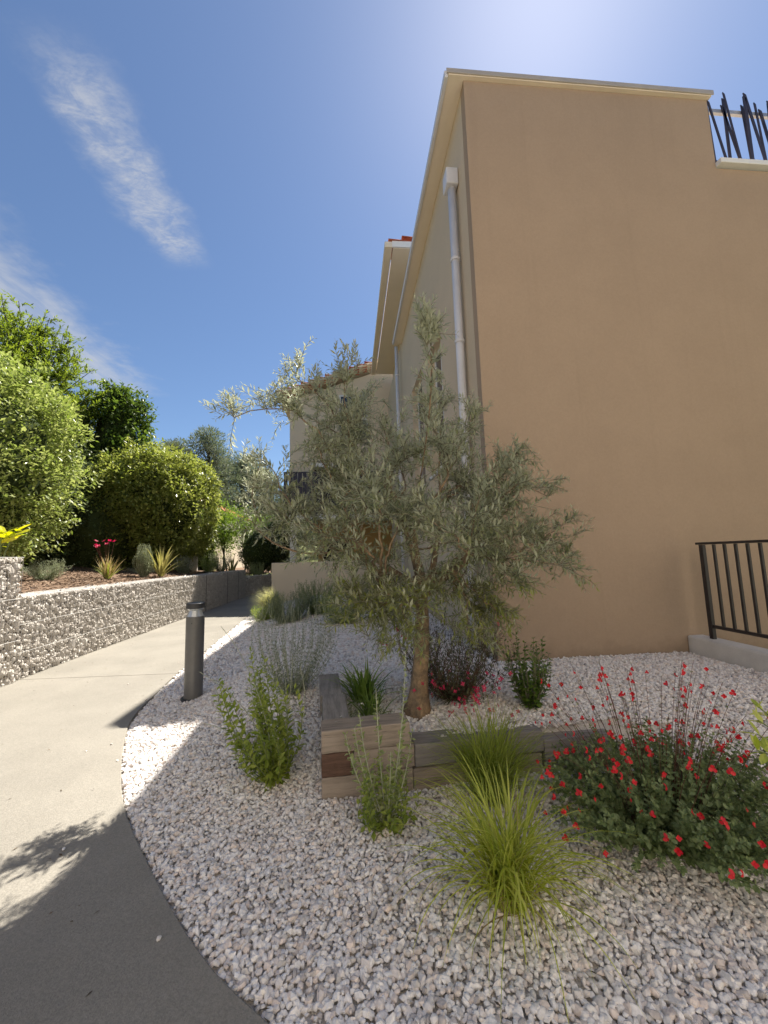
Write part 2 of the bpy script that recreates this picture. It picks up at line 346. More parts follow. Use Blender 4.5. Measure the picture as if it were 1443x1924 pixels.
# ------------------------------------------------------------------ terrain
EDGE = np.array([(6, .30), (4, .34), (2.2, .48), (.9, .80), (.2, 1.12), (-.303, 1.461), (-.64, 1.747), (-1.09, 2.261), (-1.43, 2.70), (-1.69, 3.135), (-1.94, 3.62), (-2.145, 4.134), (-2.27, 4.85),
                 (-2.389, 5.773), (-2.55, 7.8), (-2.728, 9.803), (-2.80, 12.0), (-2.85, 13.9), (-2.85, 16.5), (-2.4, 19), (-1.0, 21.5)])
def resample(p, step):
    from itertools import pairwise
    out = []
    n = len(p)
    for i in range(n - 1):
        p0, p1, p2, p3 = p[max(i - 1, 0)], p[i], p[i + 1], p[min(i + 2, n - 1)]
        k = max(2, int(np.linalg.norm(p2 - p1) / step))
        for t in np.arange(k) / k:
            out.append(.5 * ((2 * p1) + (-p0 + p2) * t + (2 * p0 - 5 * p1 + 4 * p2 - p3) * t * t + (-p0 + 3 * p1 - 3 * p2 + p3) * t ** 3))
    out.append(p[-1]); return np.array(out)
EDGE = resample(EDGE, .12)
def edge_dist(x, y):
    """signed distance to the path edge, positive on the gravel side"""
    x = np.atleast_1d(x); y = np.atleast_1d(y); P = np.stack([x, y], -1); best = np.full(len(x), 1e9); sg = np.ones(len(x))
    for a, b in zip(EDGE[:-1], EDGE[1:]):
        d = b - a; t = np.clip(((P - a) @ d) / (d @ d), 0, 1); q = a + t[:, None] * d; r = P - q; dd = np.linalg.norm(r, axis=1)
        m = dd < best; best[m] = dd[m]; sg[m] = np.sign(d[1] * r[m, 0] - d[0] * r[m, 1])
    return best * sg
def ss(t): t = np.clip(t, 0, 1); return t * t * (3 - 2 * t)
def hz(x, y, d=None):
    x = np.atleast_1d(np.asarray(x, float)); y = np.atleast_1d(np.asarray(y, float)); d = edge_dist(x, y) if d is None else d
    u_ = x + .21 + .09 * (y - 2.6); v_ = y - 2.60 - .085 * x
    left = .27 * ss((y - 2.5) / 1.5) * ss(d / 1.9)
    front = np.where(x > 1.9, .27 * ss((y - 1.9) / 1.5) * ss((x - 1.9) / .6), 0.)
    inside = (u_ > .09) & (v_ > .09)
    z = np.where(inside, .27 - .04 * np.exp(-((x - .1) ** 2 + (y - 3.1) ** 2) * 4), np.where(u_ <= .09, left, front))
    z = np.where((x > 2.0) & inside, np.maximum(front, .27 * ss((x - 2.0) / .0001) * ss((y - 1.9) / 1.5)), z)
    return z + .008 * np.sin(x * 5.1 + y * 2.3) * np.sin(y * 4.3 - x) - .012
g = Acc(); g.add([(-400, -200, -.35), (400, -200, -.35), (400, 600, -.35), (-400, 600, -.35)], [(0, 1, 2, 3)]); g.build('ground', 'grassland', kind='structure')
# gravel bed: grid sheet under the pebbles
gx_, gy_ = np.arange(-3.3, 4.06, .05), np.concatenate([np.arange(.25, 5, .05), np.arange(5, 13.6, .15)])
XX, YY = np.meshgrid(gx_, gy_); Z0 = hz(XX.ravel(), YY.ravel()) - .012
nx, ny = len(gx_), len(gy_); ii = (np.arange(ny - 1)[:, None] * nx + np.arange(nx - 1)[None]).ravel()
ff = np.stack([ii, ii + 1, ii + nx + 1, ii + nx], -1); cxm = XX.ravel()[ff].mean(1); cym = YY.ravel()[ff].mean(1); keep = edge_dist(cxm, cym) > -.12
g = Acc(); g.add(np.stack([XX.ravel(), YY.ravel(), Z0], -1), ff[keep]); g.build('gravel_bed', 'gravel_base', kind='structure', smooth=True)
# concrete path, two pours with an open joint between them
def path_slab(name, pts):
    top = [(x, y, .012) for x, y in pts]; n = len(pts); a = Acc()
    a.add(top + [(x, y, -.12) for x, y in pts], [np.arange(n)[None], np.arange(n, 2 * n)[None, ::-1].copy(), np.array([(i, i + n, (i + 1) % n + n, (i + 1) % n) for i in range(n)])])
    o = a.build(name, 'concrete', kind='structure', bevel=.006); return o
e_near = [tuple(q) for q in EDGE if q[1] < 5.58]; e_far = [tuple(q) for q in EDGE if q[1] > 5.62]
path_slab('path', [(-4.6, 5.70), (-4.6, -6), (6, -6)] + e_near + [(-2.375, 5.592)])
path_slab('path', [(-2.38, 5.600)] + e_far + [(-1.5, 23), (-4.6, 19), (-4.6, 5.708)])
# raised planting bed behind the gabions and wooded rise far behind
def sheet(name, m, X, Y, zf, kind='structure'):
    XX, YY = np.meshgrid(X, Y); nx, ny = len(X), len(Y); ii = (np.arange(ny - 1)[:, None] * nx + np.arange(nx - 1)[None]).ravel()
    a = Acc(); a.add(np.stack([XX.ravel(), YY.ravel(), zf(XX.ravel(), YY.ravel())], -1), np.stack([ii, ii + 1, ii + nx + 1, ii + nx], -1)); return a.build(name, m, kind=kind, smooth=True)
def bedz(x, y): return 1.06 + np.clip((-4.8 - x) * .105, 0, .75) + .03 * np.sin(x * 2.1) * np.sin(y * 1.7) - np.clip((y - 15) * .05, 0, .35)
sheet('mulch_bed', 'mulch', np.arange(-24, -4.65, .3), np.arange(-4, 34, .4), bedz)
sheet('hill', 'grassland', np.arange(-90, 60.1, 5), np.arange(30, 141, 5), lambda x, y: np.clip((y - 32) * .09, -.3, 6) + .4 * np.sin(x * .11) - np.clip(x + 5, 0, 30) * .12)
B('driveway', 'asphalt', None, (4.24, 14, -6, 4.44, -1.3, -1.2)).__setitem__('kind', 'structure')

# pebbles: loose marble chippings, too many to count
def hexpts(x0, x1, y0, y1, s):
    X, Y = np.meshgrid(np.arange(x0, x1, s), np.arange(y0, y1, s * .866)); X = X + (np.arange(X.shape[0]) % 2)[:, None] * s / 2
    P = np.stack([X.ravel(), Y.ravel()], -1); return P + rng.normal(size=P.shape) * s * .22
def ingravel(P, m=.0):
    d = edge_dist(P[:, 0], P[:, 1]); x, y = P.T
    ok = (d > .012 + m) & ((y < 4.44) | (x < 1.64)) & (x < 4.0) & (y < 13.4)
    # where the picture could look, with a margin for a step to the side
    ok &= (np.abs(x + .085 * y) < 1.06 * y + .55)
    return ok, d
pb = Acc()
P = hexpts(-2.4, 2.4, .95, 1.42, .0195); ok, d = ingravel(P); P, d = P[ok], d[ok]
stones(pb, ICO2, np.c_[P, hz(P[:, 0], P[:, 1], d) + rng.uniform(-.004, .008, len(P))], np.clip(rng.lognormal(-4.40, .24, len(P)), .006, .021))
P = hexpts(-2.6, 4.0, 1.42, 3.0, .0208); ok, d = ingravel(P); P, d = P[ok], d[ok]
stones(pb, ICO1, np.c_[P, hz(P[:, 0], P[:, 1], d) + rng.uniform(-.004, .008, len(P))], np.clip(rng.lognormal(-4.33, .22, len(P)), .007, .021))
P = hexpts(-2.6, 4.0, 3.0, 5.0, .0240); ok, d = ingravel(P); P, d = P[ok], d[ok]
stones(pb, ICO1, np.c_[P, hz(P[:, 0], P[:, 1], d) + rng.uniform(-.004, .008, len(P))], np.clip(rng.lognormal(-4.19, .22, len(P)), .008, .024))
P = hexpts(-2.9, 1.7, 5.0, 13.4, .042); ok, d = ingravel(P); P, d = P[ok], d[ok]
stones(pb, ICO1, np.c_[P, hz(P[:, 0], P[:, 1], d) + rng.uniform(-.004, .008, len(P))], rng.uniform(.020, .028, len(P)))
P = np.c_[rng.uniform(-3, 1, 900), rng.uniform(1.2, 8, 900)]; d = edge_dist(P[:, 0], P[:, 1]); kp = (d < -.02) & (d > -.5) & (rng.random(900) < np.exp(d * 9)); P = P[kp][::2]
stones(pb, ICO1, np.c_[P, np.full(len(P), .018)], rng.uniform(.006, .012, len(P)))
pb.build('gravel', 'pebble', kind='stuff')
# dead leaves and twig bits on the path and stones
P = np.c_[rng.uniform(-4.2, 2.5, 900), rng.uniform(1.2, 9, 900)]; d = edge_dist(P[:, 0], P[:, 1]); kp = (np.abs(d) > .02) & ((P[:, 1] < 4.3) | (P[:, 0] < 1.5)); P, d = P[kp][:420], d[kp][:420]
a = Acc(); put_leaves(a, LEAF4, np.c_[P, np.where(d < 0, .016, hz(P[:, 0], P[:, 1], d) + .022)], np.c_[rng.normal(size=(len(P), 2)), rng.normal(size=len(P)) * .1], rng.uniform(.012, .04, len(P)), rng.uniform(.004, .011, len(P)), np.array([0, 0, 1.])); a.build('leaf_litter', 'litter', kind='stuff')
# wood chips lying on the bed
P = np.c_[rng.uniform(-8.2, -4.75, 3600), rng.uniform(4.5, 13, 3600)]; a = Acc(); m = len(P)
Fm = frames(np.c_[rng.normal(size=(m, 2)), rng.normal(size=m) * .25], np.array([0, 0, 1.])) * np.stack([rng.uniform(.012, .022, m), rng.uniform(.04, .09, m), np.full(m, .008)], -1)[:, None]
tb = Acc().box(-.5, .5, -.5, .5, -.5, .5); a.inst(tb.v[0], tb.f[0], np.c_[P, bedz(P[:, 0], P[:, 1]) + .012], Fm); a.build('wood_chips', 'chip', kind='stuff')

# ------------------------------------------------------------------ gabion walls
def gabion(label, pts, z0, z1, thick, cell, n_single, group='gabion retaining walls'):
    pts = np.array(pts, float); th = thing('gabion_wall', label, 'wall', (pts[0][0], pts[0][1], z0), group); org = np.array([pts[0][0], pts[0][1], z0])
    seg = np.linalg.norm(np.diff(pts, axis=0), axis=1); cum = np.r_[0, np.cumsum(seg)]; Ltot = cum[-1]
    def at(s): 
        s = np.clip(s, 0, Ltot); i = np.clip(np.searchsorted(cum, s, 'right') - 1, 0, len(seg) - 1); t = (s - cum[i]) / seg[i]
        d = (pts[i + 1] - pts[i]) / seg[i][:, None]; return pts[i] + d * ((s - cum[i]))[:, None], np.stack([d[:, 1], -d[:, 0]], -1)
    # dark packed core behind the face stones
    c = Acc(); q, nrm = at(cum); inn = q - nrm * .05; out = q - nrm * thick; k = len(q)
    v = np.r_[np.c_[inn, np.full(k, z0)], np.c_[inn, np.full(k, z1 - .06)], np.c_[out, np.full(k, z1 - .06)], np.c_[out, np.full(k, z0)]] - org
    F = [(r * k + i, r * k + i + 1, ((r + 1) % 4) * k + i + 1, ((r + 1) % 4) * k + i) for r in range(4) for i in range(k - 1)] + [(0, k, 2 * k, 3 * k), (k - 1, 4 * k - 1, 3 * k - 1, 2 * k - 1)]
    c.add(v, F); c.build('core', 'gabion_core', th)
    def face(n_s, n_z):
        s, z = np.meshgrid((np.arange(n_s) + .5) / n_s * Ltot, z0 + .03 + (np.arange(n_z) + .5) / n_z * (z1 - z0 - .05)); s = s + (np.arange(n_z) % 2)[:, None] * Ltot / n_s * .5
        s = s.ravel() + rng.normal(size=s.size) * cell * .16; z = z.ravel() + rng.normal(size=z.size) * cell * .14; return s, np.clip(z, z0 + .03, z1 - .03)
    s, z = face(int(Ltot / cell), int((z1 - z0) / (cell * .78)))
    q, nrm = at(s); pos = np.c_[q - nrm * rng.uniform(.02, .06, (len(s), 1)), z] - org
    # top stones
    ns = int(Ltot * thick / cell ** 2); st = rng.random(ns) * Ltot; q2, n2 = at(st); pt = np.c_[q2 - n2 * rng.uniform(.05, thick, (ns, 1)), np.full(ns, z1 - .05)] - org
    dist = np.linalg.norm(pos + org - np.array([0, 0, 1.5]), axis=1); order = np.argsort(dist); one, rest = order[:n_single], order[n_single:]
    a = Acc(); allp = np.r_[pos[rest], pt]; stones(a, ICO1, allp, rng.uniform(.46, .72, len(allp)) * cell, .72, .7); a.build('stones', 'gabion_stone', th, kind='stuff')
    vs = []
    for i in range(12):
        b = Acc(); stones(b, ICO2, np.zeros((1, 3)), np.array([cell * .56]), .8, .5); me = b.mesh('stone'); me.materials.append(MATS['gabion_stone']); vs.append(me)
    for n, i in enumerate(one):
        o = link('stone', vs[n % 12], th, loc=pos[i], rot=(rng.normal() * .3, rng.normal() * .3, rng.random() * 6.28)); o.scale = [rng.uniform(.85, 1.15)] * 3
    # welded wire basket
    w = Acc(); r = .0033
    for t in np.arange(0, Ltot, .042):
        p, n = at(np.array([t])); p = p[0] + n[0] * .012 - org[:2]; w.tube([(p[0], p[1], 0), (p[0], p[1], z1 - z0)], r, 4, False)
    sv = np.linspace(0, Ltot, max(8, int(Ltot / .4))); p, n = at(sv)
    for h in np.linspace(.02, z1 - z0, 4): w.tube(np.c_[p + n * .016 - org[:2], np.full(len(sv), h)], r * .7, 4, False)
    for off in np.arange(-.012, thick, .1): w.tube(np.c_[p - n * off - org[:2], np.full(len(sv), z1 - z0)], r, 4, False)
    w.build('wire_mesh', 'wire', th, kind='stuff')
    # edging band along the top
    b = Acc()
    for t in ([6.6, 8.6, 9.9] if Ltot > 8 else []):
        p, n = at(np.array([t])); p = p[0] + n[0] * .02 - org[:2]; b.tube([(p[0], p[1], 0), (p[0], p[1], z1 - z0)], .006, 5, False)
    if b.n: b.build('basket_joint', 'dark_metal', th)
    return th
gabion('long low wire basket wall of pale stones along the path', [(-4.40, 5.6), (-4.44, 7), (-4.44, 10), (-4.40, 12.6), (-4.40, 16.6)], -.02, 1.10, .5, .052, 290)
gabion('taller stone filled wire basket standing beside yellow green leaves', [(-4.36, 3.2), (-4.38, 5.56)], -.02, 1.62, .5, .052, 260)
gabion('low shaded stone basket wall behind the cream garden wall', [(-4.50, 16.75), (-4.0, 18.2), (-3.0, 20.0), (-1.6, 21.8)], -.05, .80, .45, .075, 60)

# ------------------------------------------------------------------ buildings
hA = thing('apartment_building', 'beige rendered building with blank gable wall and white downpipe', 'building', (0, 0, 0))
def prism(acc, poly, axis, a0, a1):
    n = len(poly); mk = {'y': lambda p, t: (p[0], t, p[1]), 'x': lambda p, t: (t, p[0], p[1])}[axis]
    acc.add([mk(p, a0) for p in poly] + [mk(p, a1) for p in poly], [np.arange(n)[None], np.arange(n, 2 * n)[None, ::-1].copy(), np.array([(i, i + n, (i + 1) % n + n, (i + 1) % n) for i in range(n)])])
a = Acc(); prism(a, [(1.86, -.6), (1.86, 8.0), (5.30, 8.0), (5.30, 6.88), (13, 6.88), (13, -2.6), (4.3, -2.6), (4.3, -.6)], 'y', 4.60, 11.6); prism(a, [(1.66, -.6), (1.66, 8.0), (5.30, 8.0), (5.30, 6.88), (13, 6.88), (13, -2.6), (4.3, -2.6), (4.3, -.6)], 'y', 4.45, 4.597); a.build('wall', 'render', hA)
# side wall with two tall window openings (Y ranges) through its outer leaf
op = [(6.35, 7.45, 3.05, 5.55), (8.15, 9.5, 3.05, 5.75)]
sw = Acc(); ys = [4.603, 6.35, 7.45, 8.15, 9.5, 11.6]
for y0, y1 in zip(ys[:-1], ys[1:]):
    h = [o for o in op if o[0] == y0]
    if h: sw.box(1.66, 1.857, y0, y1, -.6, h[0][2]); sw.box(1.66, 1.857, y0, y1, h[0][3], 8.0)
    else: sw.box(1.66, 1.857, y0, y1, -.6, 8.0)
sw.build('side_wall', 'render_side', hA)
for (y0, y1, z0, z1) in op:
    w = B('window', 'frame_white', hA, (1.80, 1.85, y0, y0 + .06, z0, z1), (1.80, 1.85, y1 - .06, y1, z0, z1), (1.80, 1.85, y0 + .06, y1 - .06, z1 - .06, z1), (1.80, 1.85, y0 + .06, y1 - .06, z0, z0 + .06), (1.802, 1.85, (y0 + y1) / 2 - .03, (y0 + y1) / 2 + .03, z0 + .06, z1 - .06))
    ym = (y0 + y1) / 2
    B('pane', 'glass', w, (1.82, 1.83, y0 + .06, ym - .03, z0 + .06, z1 - .06)); B('pane', 'glass', w, (1.82, 1.83, ym + .03, y1 - .06, z0 + .06, z1 - .06))
    B('sill', 'white_paint', w, (1.60, 1.80, y0 - .04, y1 + .04, z0 - .05, z0 - .003))
rf = B('roof', 'soffit', hA, (1.44, 5.33, 4.40, 11.05, 8.003, 8.075)); B('verge_flashing', 'flashing', rf, (1.41, 5.36, 4.385, 4.398, 8.02, 8.09), bevel=.003)
B('gutter', 'pvc', rf, (1.385, 1.437, 4.41, 11.1, 7.98, 8.085), bevel=.012)
ga = Acc(); prism(ga, [(4.46, 8.077), (4.46, 8.12), (11.0, 8.12), (11.0, 8.077)], 'x', 1.46, 5.28); ga.build('roof_covering', 'zinc', rf)
def downpipe(x, y, z0, z1, r, hopper):
    d = Acc().tube([(x, y, z0), (x, y, z1)], r, 16).build('downpipe', 'pvc', hA, smooth=True)
    if hopper: B('hopper', 'pvc', d, (x - .10, x + .078, y - .11, y + .11, z1, z1 + .26), bevel=.015)
    for z in np.arange(z0 + .5, z1, 1.25): Acc().tube([(x, y, z), (x, y, z + .04)], r + .012, 16).build('bracket', 'pvc', d, smooth=False)
downpipe(1.575, 4.97, .2, 6.86, .058, True); downpipe(1.52, 11.25, .3, 8.0, .055, False)
# roof terrace with leaning flat bars
tr = B('terrace_coping', 'white_paint', hA, (5.303, 13, 4.37, 4.75, 6.90, 6.975), bevel=.008)
rl = B('terrace_railing', 'slat_metal', hA, (5.31, 13, 4.46, 4.50, 6.985, 7.025)); B('handrail', 'zinc', rl, (5.31, 13, 4.515, 4.555, 7.90, 7.96))
x = 5.36; i = 0; lean = [-.02, -.17, .03, -.13, -.20, .02, -.03, -.19, -.05, .06, -.14, .02, -.2, .05]
sx = [5.36, 5.49, 5.61, 5.72, 5.80, 5.90, 5.96, 6.12, 6.20, 6.24, 6.36, 6.45, 6.58, 6.66, 6.80, 6.92, 7.0, 7.15, 7.3, 7.42, 7.5, 7.66, 7.8]
for i, xb in enumerate(sx):
    ln = lean[i % len(lean)]; hgt = [1.02, .98, 1.12, 1.14, 1.0, 1.10, 1.03, 1.16, 1.09][i % 9]; wd = [.05, .036, .045, .03, .042][i % 5]
    s_ = Acc(); s_.add([(xb - wd / 2, 0, 0), (xb + wd / 2, 0, 0), (xb + wd / 2 + ln, 0, hgt), (xb - wd / 2 + ln, 0, hgt + .03), (xb - wd / 2, .012, 0), (xb + wd / 2, .012, 0), (xb + wd / 2 + ln, .012, hgt), (xb - wd / 2 + ln, .012, hgt + .03)],
        [(0, 1, 2, 3), (7, 6, 5, 4), (0, 4, 5, 1), (1, 5, 6, 2), (2, 6, 7, 3), (3, 7, 4, 0)]); s_.build('slat', 'slat_metal', rl, loc=(0, 4.500 + .0135 * (i % 2 == 0) - .0135 - .042 * (i % 2), 6.99))
# second wing: higher eave reaching further out
hB = thing('apartment_building', 'taller wing with wide pale eave and red tiled verge behind gable', 'building', (0, 0, 0))
B('wall', 'render_side', hB, (1.9, 9, 9.0, 15.4, 8.13, 9.25), (1.662, 9, 11.62, 15.4, -.3, 8.1))
rf = B('roof', 'soffit', hB, (1.19, 9, 8.82, 15.55, 9.25, 9.30)); B('gutter', 'soffit', rf, (.98, 1.17, 8.75, 15.6, 9.23, 9.38), bevel=.01)
B('bargeboard', 'white_paint', rf, (1.172, 9, 8.77, 8.815, 9.26, 9.42))
def canal_tile(L_, r, th_=.016, seg=8):
    a = Acc(); t = np.linspace(0, np.pi, seg + 1); v = []
    for yy, k in ((0, 1.), (L_, .82)):
        for R_ in (r * k, r * k - th_): v += [(R_ * math.cos(q), yy, R_ * math.sin(q)) for q in t]
    n = seg + 1; F = []
    for i in range(seg): F += [(i, i + 1, 2 * n + i + 1, 2 * n + i), (n + i + 1, n + i, 3 * n + i, 3 * n + i + 1), (i + 1, i, n + i, n + i + 1), (2 * n + i, 2 * n + i + 1, 3 * n + i + 1, 3 * n + i)]
    F += [(0, 2 * n, 3 * n, n), (seg, n + seg, 3 * n + seg, 2 * n + seg)]
    a.add(v, F); me = a.mesh('tile'); me.materials.append(MATS['red_tile']); me.polygons.foreach_set('use_smooth', np.ones(len(me.polygons), bool)); return me
TILE = canal_tile(.46, .10)
def tiled_roof(parent, x0, y0, z0, slope, n_up, n_deep, step=.36, pitch=.21):
    """canal tiles on a roof that rises with X; the first rows along the verge are single tiles"""
    a_ = math.atan(slope)
    for i in range(n_up):
        for j in range(n_deep):
            link('tile', TILE, parent, loc=(x0 + i * step * math.cos(a_), y0 + .1 + j * pitch, z0 + i * step * math.sin(a_) + .02 * (i % 2 == 9)), rot=(0, -a_ - .05, -math.pi / 2 + rng.normal() * .012))
tiled_roof(rf, 1.08, 8.73, 9.40, .28, 6, 3)
# third house with balcony
hC = thing('apartment_building', 'beige house with red tiled verge, blue window and dark slatted balcony', 'building', (0, 0, 0))
a = Acc(); prism(a, [(-2.53, 3.25), (-2.53, 8.30), (3.0, 10.30), (8, 10.3), (8, 3.25)], 'y', 16.2, 27); a.build('wall', 'render_pale', hC)
a = Acc(); prism(a, [(-1.5, -.3), (-1.5, 3.247), (8, 3.247), (8, -.3)], 'y', 17.7, 27); a.build('porch_wall', 'render_ochre', hC)
B('doorway', 'dark_in', hC, (-1.25, -.1, 17.66, 17.696, -.1, 2.35)); B('column', 'white_paint', hC, (-2.53, -2.28, 16.22, 16.47, -.3, 3.245), bevel=.01)
B('floor_slab', 'white_paint', hC, (-2.72, 2.2, 15.5, 16.197, 3.06, 3.25), bevel=.01)
a = Acc(); sl_ = 1.31 / 3.69
prism(a, [(-2.97, 8.36), (-2.97, 8.44), (3.4, 8.44 + 6.37 * sl_), (3.4, 8.36 + 6.37 * sl_)], 'y', 15.65, 27.4); rf = a.build('roof', 'soffit', hC)
tiled_roof(rf, -3.02, 15.6, 8.46, sl_, 16, 3)
a = Acc(); prism(a, [(-2.9, 8.47), (-2.9, 8.55), (3.4, 8.55 + 6.3 * sl_), (3.4, 8.47 + 6.3 * sl_)], 'y', 16.3, 27.3); a.build('roof_covering', 'red_tile', rf)
w = B('window', 'frame_white', hC, (-.40, -.33, 16.12, 16.197, 6.55, 8.55), (.75, .82, 16.12, 16.197, 6.55, 8.55), (-.33, .75, 16.12, 16.197, 8.48, 8.55), (-.33, .75, 16.12, 16.197, 6.55, 6.62), (-.33, .75, 16.11, 16.197, 7.42, 7.55), (.19, .25, 16.125, 16.197, 6.62, 7.42), (.19, .25, 16.125, 16.197, 7.55, 8.48))
for x0, x1 in ((-.33, .19), (.25, .75)):
    for z0, z1 in ((6.62, 7.42), (7.55, 8.48)): B('pane', 'glass', w, (x0, x1, 16.15, 16.17, z0, z1))
B('canopy', 'white_paint', hC, (-1.6, .4, 15.7, 16.197, 5.25, 5.40), bevel=.01); B('balcony_door', 'dark_in', hC, (-1.5, .2, 16.15, 16.197, 3.26, 5.24))
br = B('balcony_railing', 'slat_metal', hC, (-2.68, 2.0, 15.55, 15.59, 4.96, 5.02), (-2.68, 2.0, 15.55, 15.59, 3.27, 3.32))
for i in range(24): 
    x0 = -2.67 + i * .19; B('slat', 'slat_metal', br, (x0, x0 + .155, 15.56 + .004 * (i % 2), 15.575 + .004 * (i % 2), 3.322, 4.958))
for i in range(4): B('slat', 'slat_metal', br, (-2.68, -2.665, 15.6 + i * .15, 15.72 + i * .15, 3.27, 5.0))
# cream garden wall in front of it
tag(B('garden_wall', 'render_pale', None, (-2.72, 1.66, 13.5, 13.72, -.15, 1.38), bevel=.01), 'smooth cream rendered garden wall behind the low green shrubs', 'wall')
# low wall and guard rail at the edge of the sunken drive
tag(B('low_wall', 'low_wall', None, (4.02, 4.23, .2, 4.447, -1.25, .455), bevel=.022), 'low off white rendered kerb wall under the black railing', 'wall')
rl = thing('metal_railing', 'black metal guard railing with vertical bars on low white wall', 'railing', (4.12, 4.2, .455))
B('post', 'dark_metal', rl, (-.02, .02, -.025, .025, 0, 1.075)); B('post', 'dark_metal', rl, (-.02, .02, -3.225, -3.175, 0, 1.075))
B('top_rail', 'dark_metal', rl, (-.028, .028, -3.4, .06, 1.077, 1.105), bevel=.003); B('bottom_rail', 'dark_metal', rl, (-.013, .013, -3.173, -.027, .125, .16))
for i in range(24): B('bar', 'dark_metal', rl, (-.012, .012, -.16 - i * .125, -.136 - i * .125, .162, 1.075))
# invented pale block behind the camera; its sunlit wall brightens the shade
bounce_block = thing('apartment_building', 'unseen pale rendered block added to bounce sunlight onto the gable wall', 'building', (0, 0, 0))
B('wall', 'render_pale2', bounce_block, (-7.5, 14, -12, -3.4, -.3, 9.4)); B('roof', 'red_tile', bounce_block, (-7.8, 14.3, -12.3, -3.1, 9.403, 9.6))
for xw in (-6.2, -3.4, -.6, 2.2, 5.0, 7.8, 10.6):
    for zw in (.9, 5.2):
        w = B('window', 'frame_white', bounce_block, (xw, xw + .06, -3.397, -3.33, zw, zw + 1.5), (xw + 1.14, xw + 1.2, -3.397, -3.33, zw, zw + 1.5), (xw + .06, xw + 1.14, -3.397, -3.33, zw, zw + .06), (xw + .06, xw + 1.14, -3.397, -3.33, zw + 1.44, zw + 1.5))
        B('pane', 'glass', w, (xw + .06, xw + 1.14, -3.38, -3.36, zw + .06, zw + 1.44))
# boundary wall, garden panel and neighbour's house beyond the shrubs
tag(B('boundary_wall', 'render_pale', None, (-7.9, -7.6, 19.5, 30, .2, 3.25)), 'tall sandy boundary wall beyond the round hedge', 'wall')
tag(B('fence_panel', 'low_wall', None, (-6.6, -5.75, 15.0, 15.08, .7, 1.95), bevel=.01), 'small grey upright concrete panel beside the round hedge', 'fence')
hD = thing('house', 'distant pale house with sloping tiled roof among the trees', 'house', (0, 0, 0))
a = Acc(); prism(a, [(-18, 0), (-18, 5.3), (-14, 7.2), (-10.4, 5.4), (-10.4, 0)], 'y', 31.0, 40); a.build('wall', 'render_pale', hD)
a = Acc(); prism(a, [(-18.6, 5.1), (-14, 7.3), (-9.8, 5.2), (-9.8, 5.4), (-14, 7.5), (-18.6, 5.3)], 'y', 30.6, 40.4); a.build('roof', 'red_tile', hD)

# ------------------------------------------------------------------ timber planter
pl = thing('timber_planter', 'weathered railway sleeper planter edge around the olive tree', 'planter', (-.21, 2.60, 0))
def sleeper(x0, y0, x1, y1, z, h=.138, w=.18, m='timber', lab=None):
    d = math.hypot(x1 - x0, y1 - y0); a = math.atan2(y1 - y0, x1 - x0); L_ = d
    b = Acc(); n = 9
    v = []
    for i in range(n):
        t = i / (n - 1) * L_; j = rng.normal(size=4) * .0016
        v += [(t, j[0], j[1]), (t, w + j[2], j[1]), (t, w + j[2], h + j[3]), (t, j[0], h + j[3])]
    F = [np.array([(i * 4 + k, i * 4 + (k + 1) % 4, i * 4 + 4 + (k + 1) % 4, i * 4 + 4 + k) for i in range(n - 1) for k in range(4)])[:, ::-1].copy(), np.array([(0, 1, 2, 3)]), np.array([(4 * n - 1, 4 * n - 2, 4 * n - 3, 4 * n - 4)])]
    b.add(v, F); o = b.build('sleeper', m, pl, loc=(x0 + .21, y0 - 2.60, z), rot=(0, 0, a), bevel=.007); 
    if lab: o['label'] = lab
    return o
# front line, direction ~5 degrees off X, three courses at the corner then two
fx = lambda t: (-.21 + t, 2.60 + .085 * t)
sleeper(*fx(0), *fx(.585), -.012, m='timber'); sleeper(*fx(.588), *fx(1.50), -.02, m='timber')
sleeper(*fx(.0), *fx(.20), .128, m='timber_dark', lab='dark reddish sleeper end at the corner'); sleeper(*fx(.205), *fx(.60), .130, m='timber'); sleeper(*fx(.603), *fx(1.52), .126, m='timber_grey')
sleeper(*fx(0), *fx(.575), .270, m='timber'); sleeper(*fx(1.525), *fx(2.05), .06, m='timber_grey'); sleeper(*fx(1.525), *fx(2.0), -.08, m='timber_grey')
# left arm
lx = lambda t: (-.03 - .088 * t, 2.785 + t)
for z, m in ((-.012, 'timber'), (.128, 'timber_dark')): sleeper(*lx(0), *lx(1.08), z, m=m)
sleeper(*lx(0.003), *lx(.50), .268, m='timber_grey'); sleeper(-.095, 3.29, -.145, 3.86, .262, m='timber_grey')

# ------------------------------------------------------------------ bollard light
bo = thing('bollard_light', 'dark grey cylindrical bollard light standing beside the path', 'bollard', (-1.73, 4.51, float(hz(-1.73, 4.51)[0])))
def lathe(name, prof, m, parent, n=32, smooth=True):
    a = Acc(); t = np.arange(n) * 2 * np.pi / n; k = len(prof)
    v = np.array([[(r * math.cos(q), r * math.sin(q), z) for q in t] for r, z in prof]).reshape(-1, 3)
    F = [np.array([(i * n + j, i * n + (j + 1) % n, (i + 1) * n + (j + 1) % n, (i + 1) * n + j) for i in range(k - 1) for j in range(n)]), np.arange(n)[None, ::-1].copy(), (np.arange(n) + (k - 1) * n)[None]]
    a.add(v, F); o = a.build(name, m, parent, smooth=smooth)
    e = o.modifiers.new('split', 'EDGE_SPLIT'); e.split_angle = math.radians(40); return o
lathe('base_plate', [(.125, -.03), (.125, .012), (.10, .014)], 'bollard_cap', bo); lathe('body', [(.094, .014), (.094, .865)], 'bollard_metal', bo)
lathe('lens', [(.088, .866), (.062, .93), (.090, .950)], 'lens', bo); lathe('cap', [(.0955, .951), (.0955, 1.005), (.090, 1.010)], 'bollard_cap', bo)
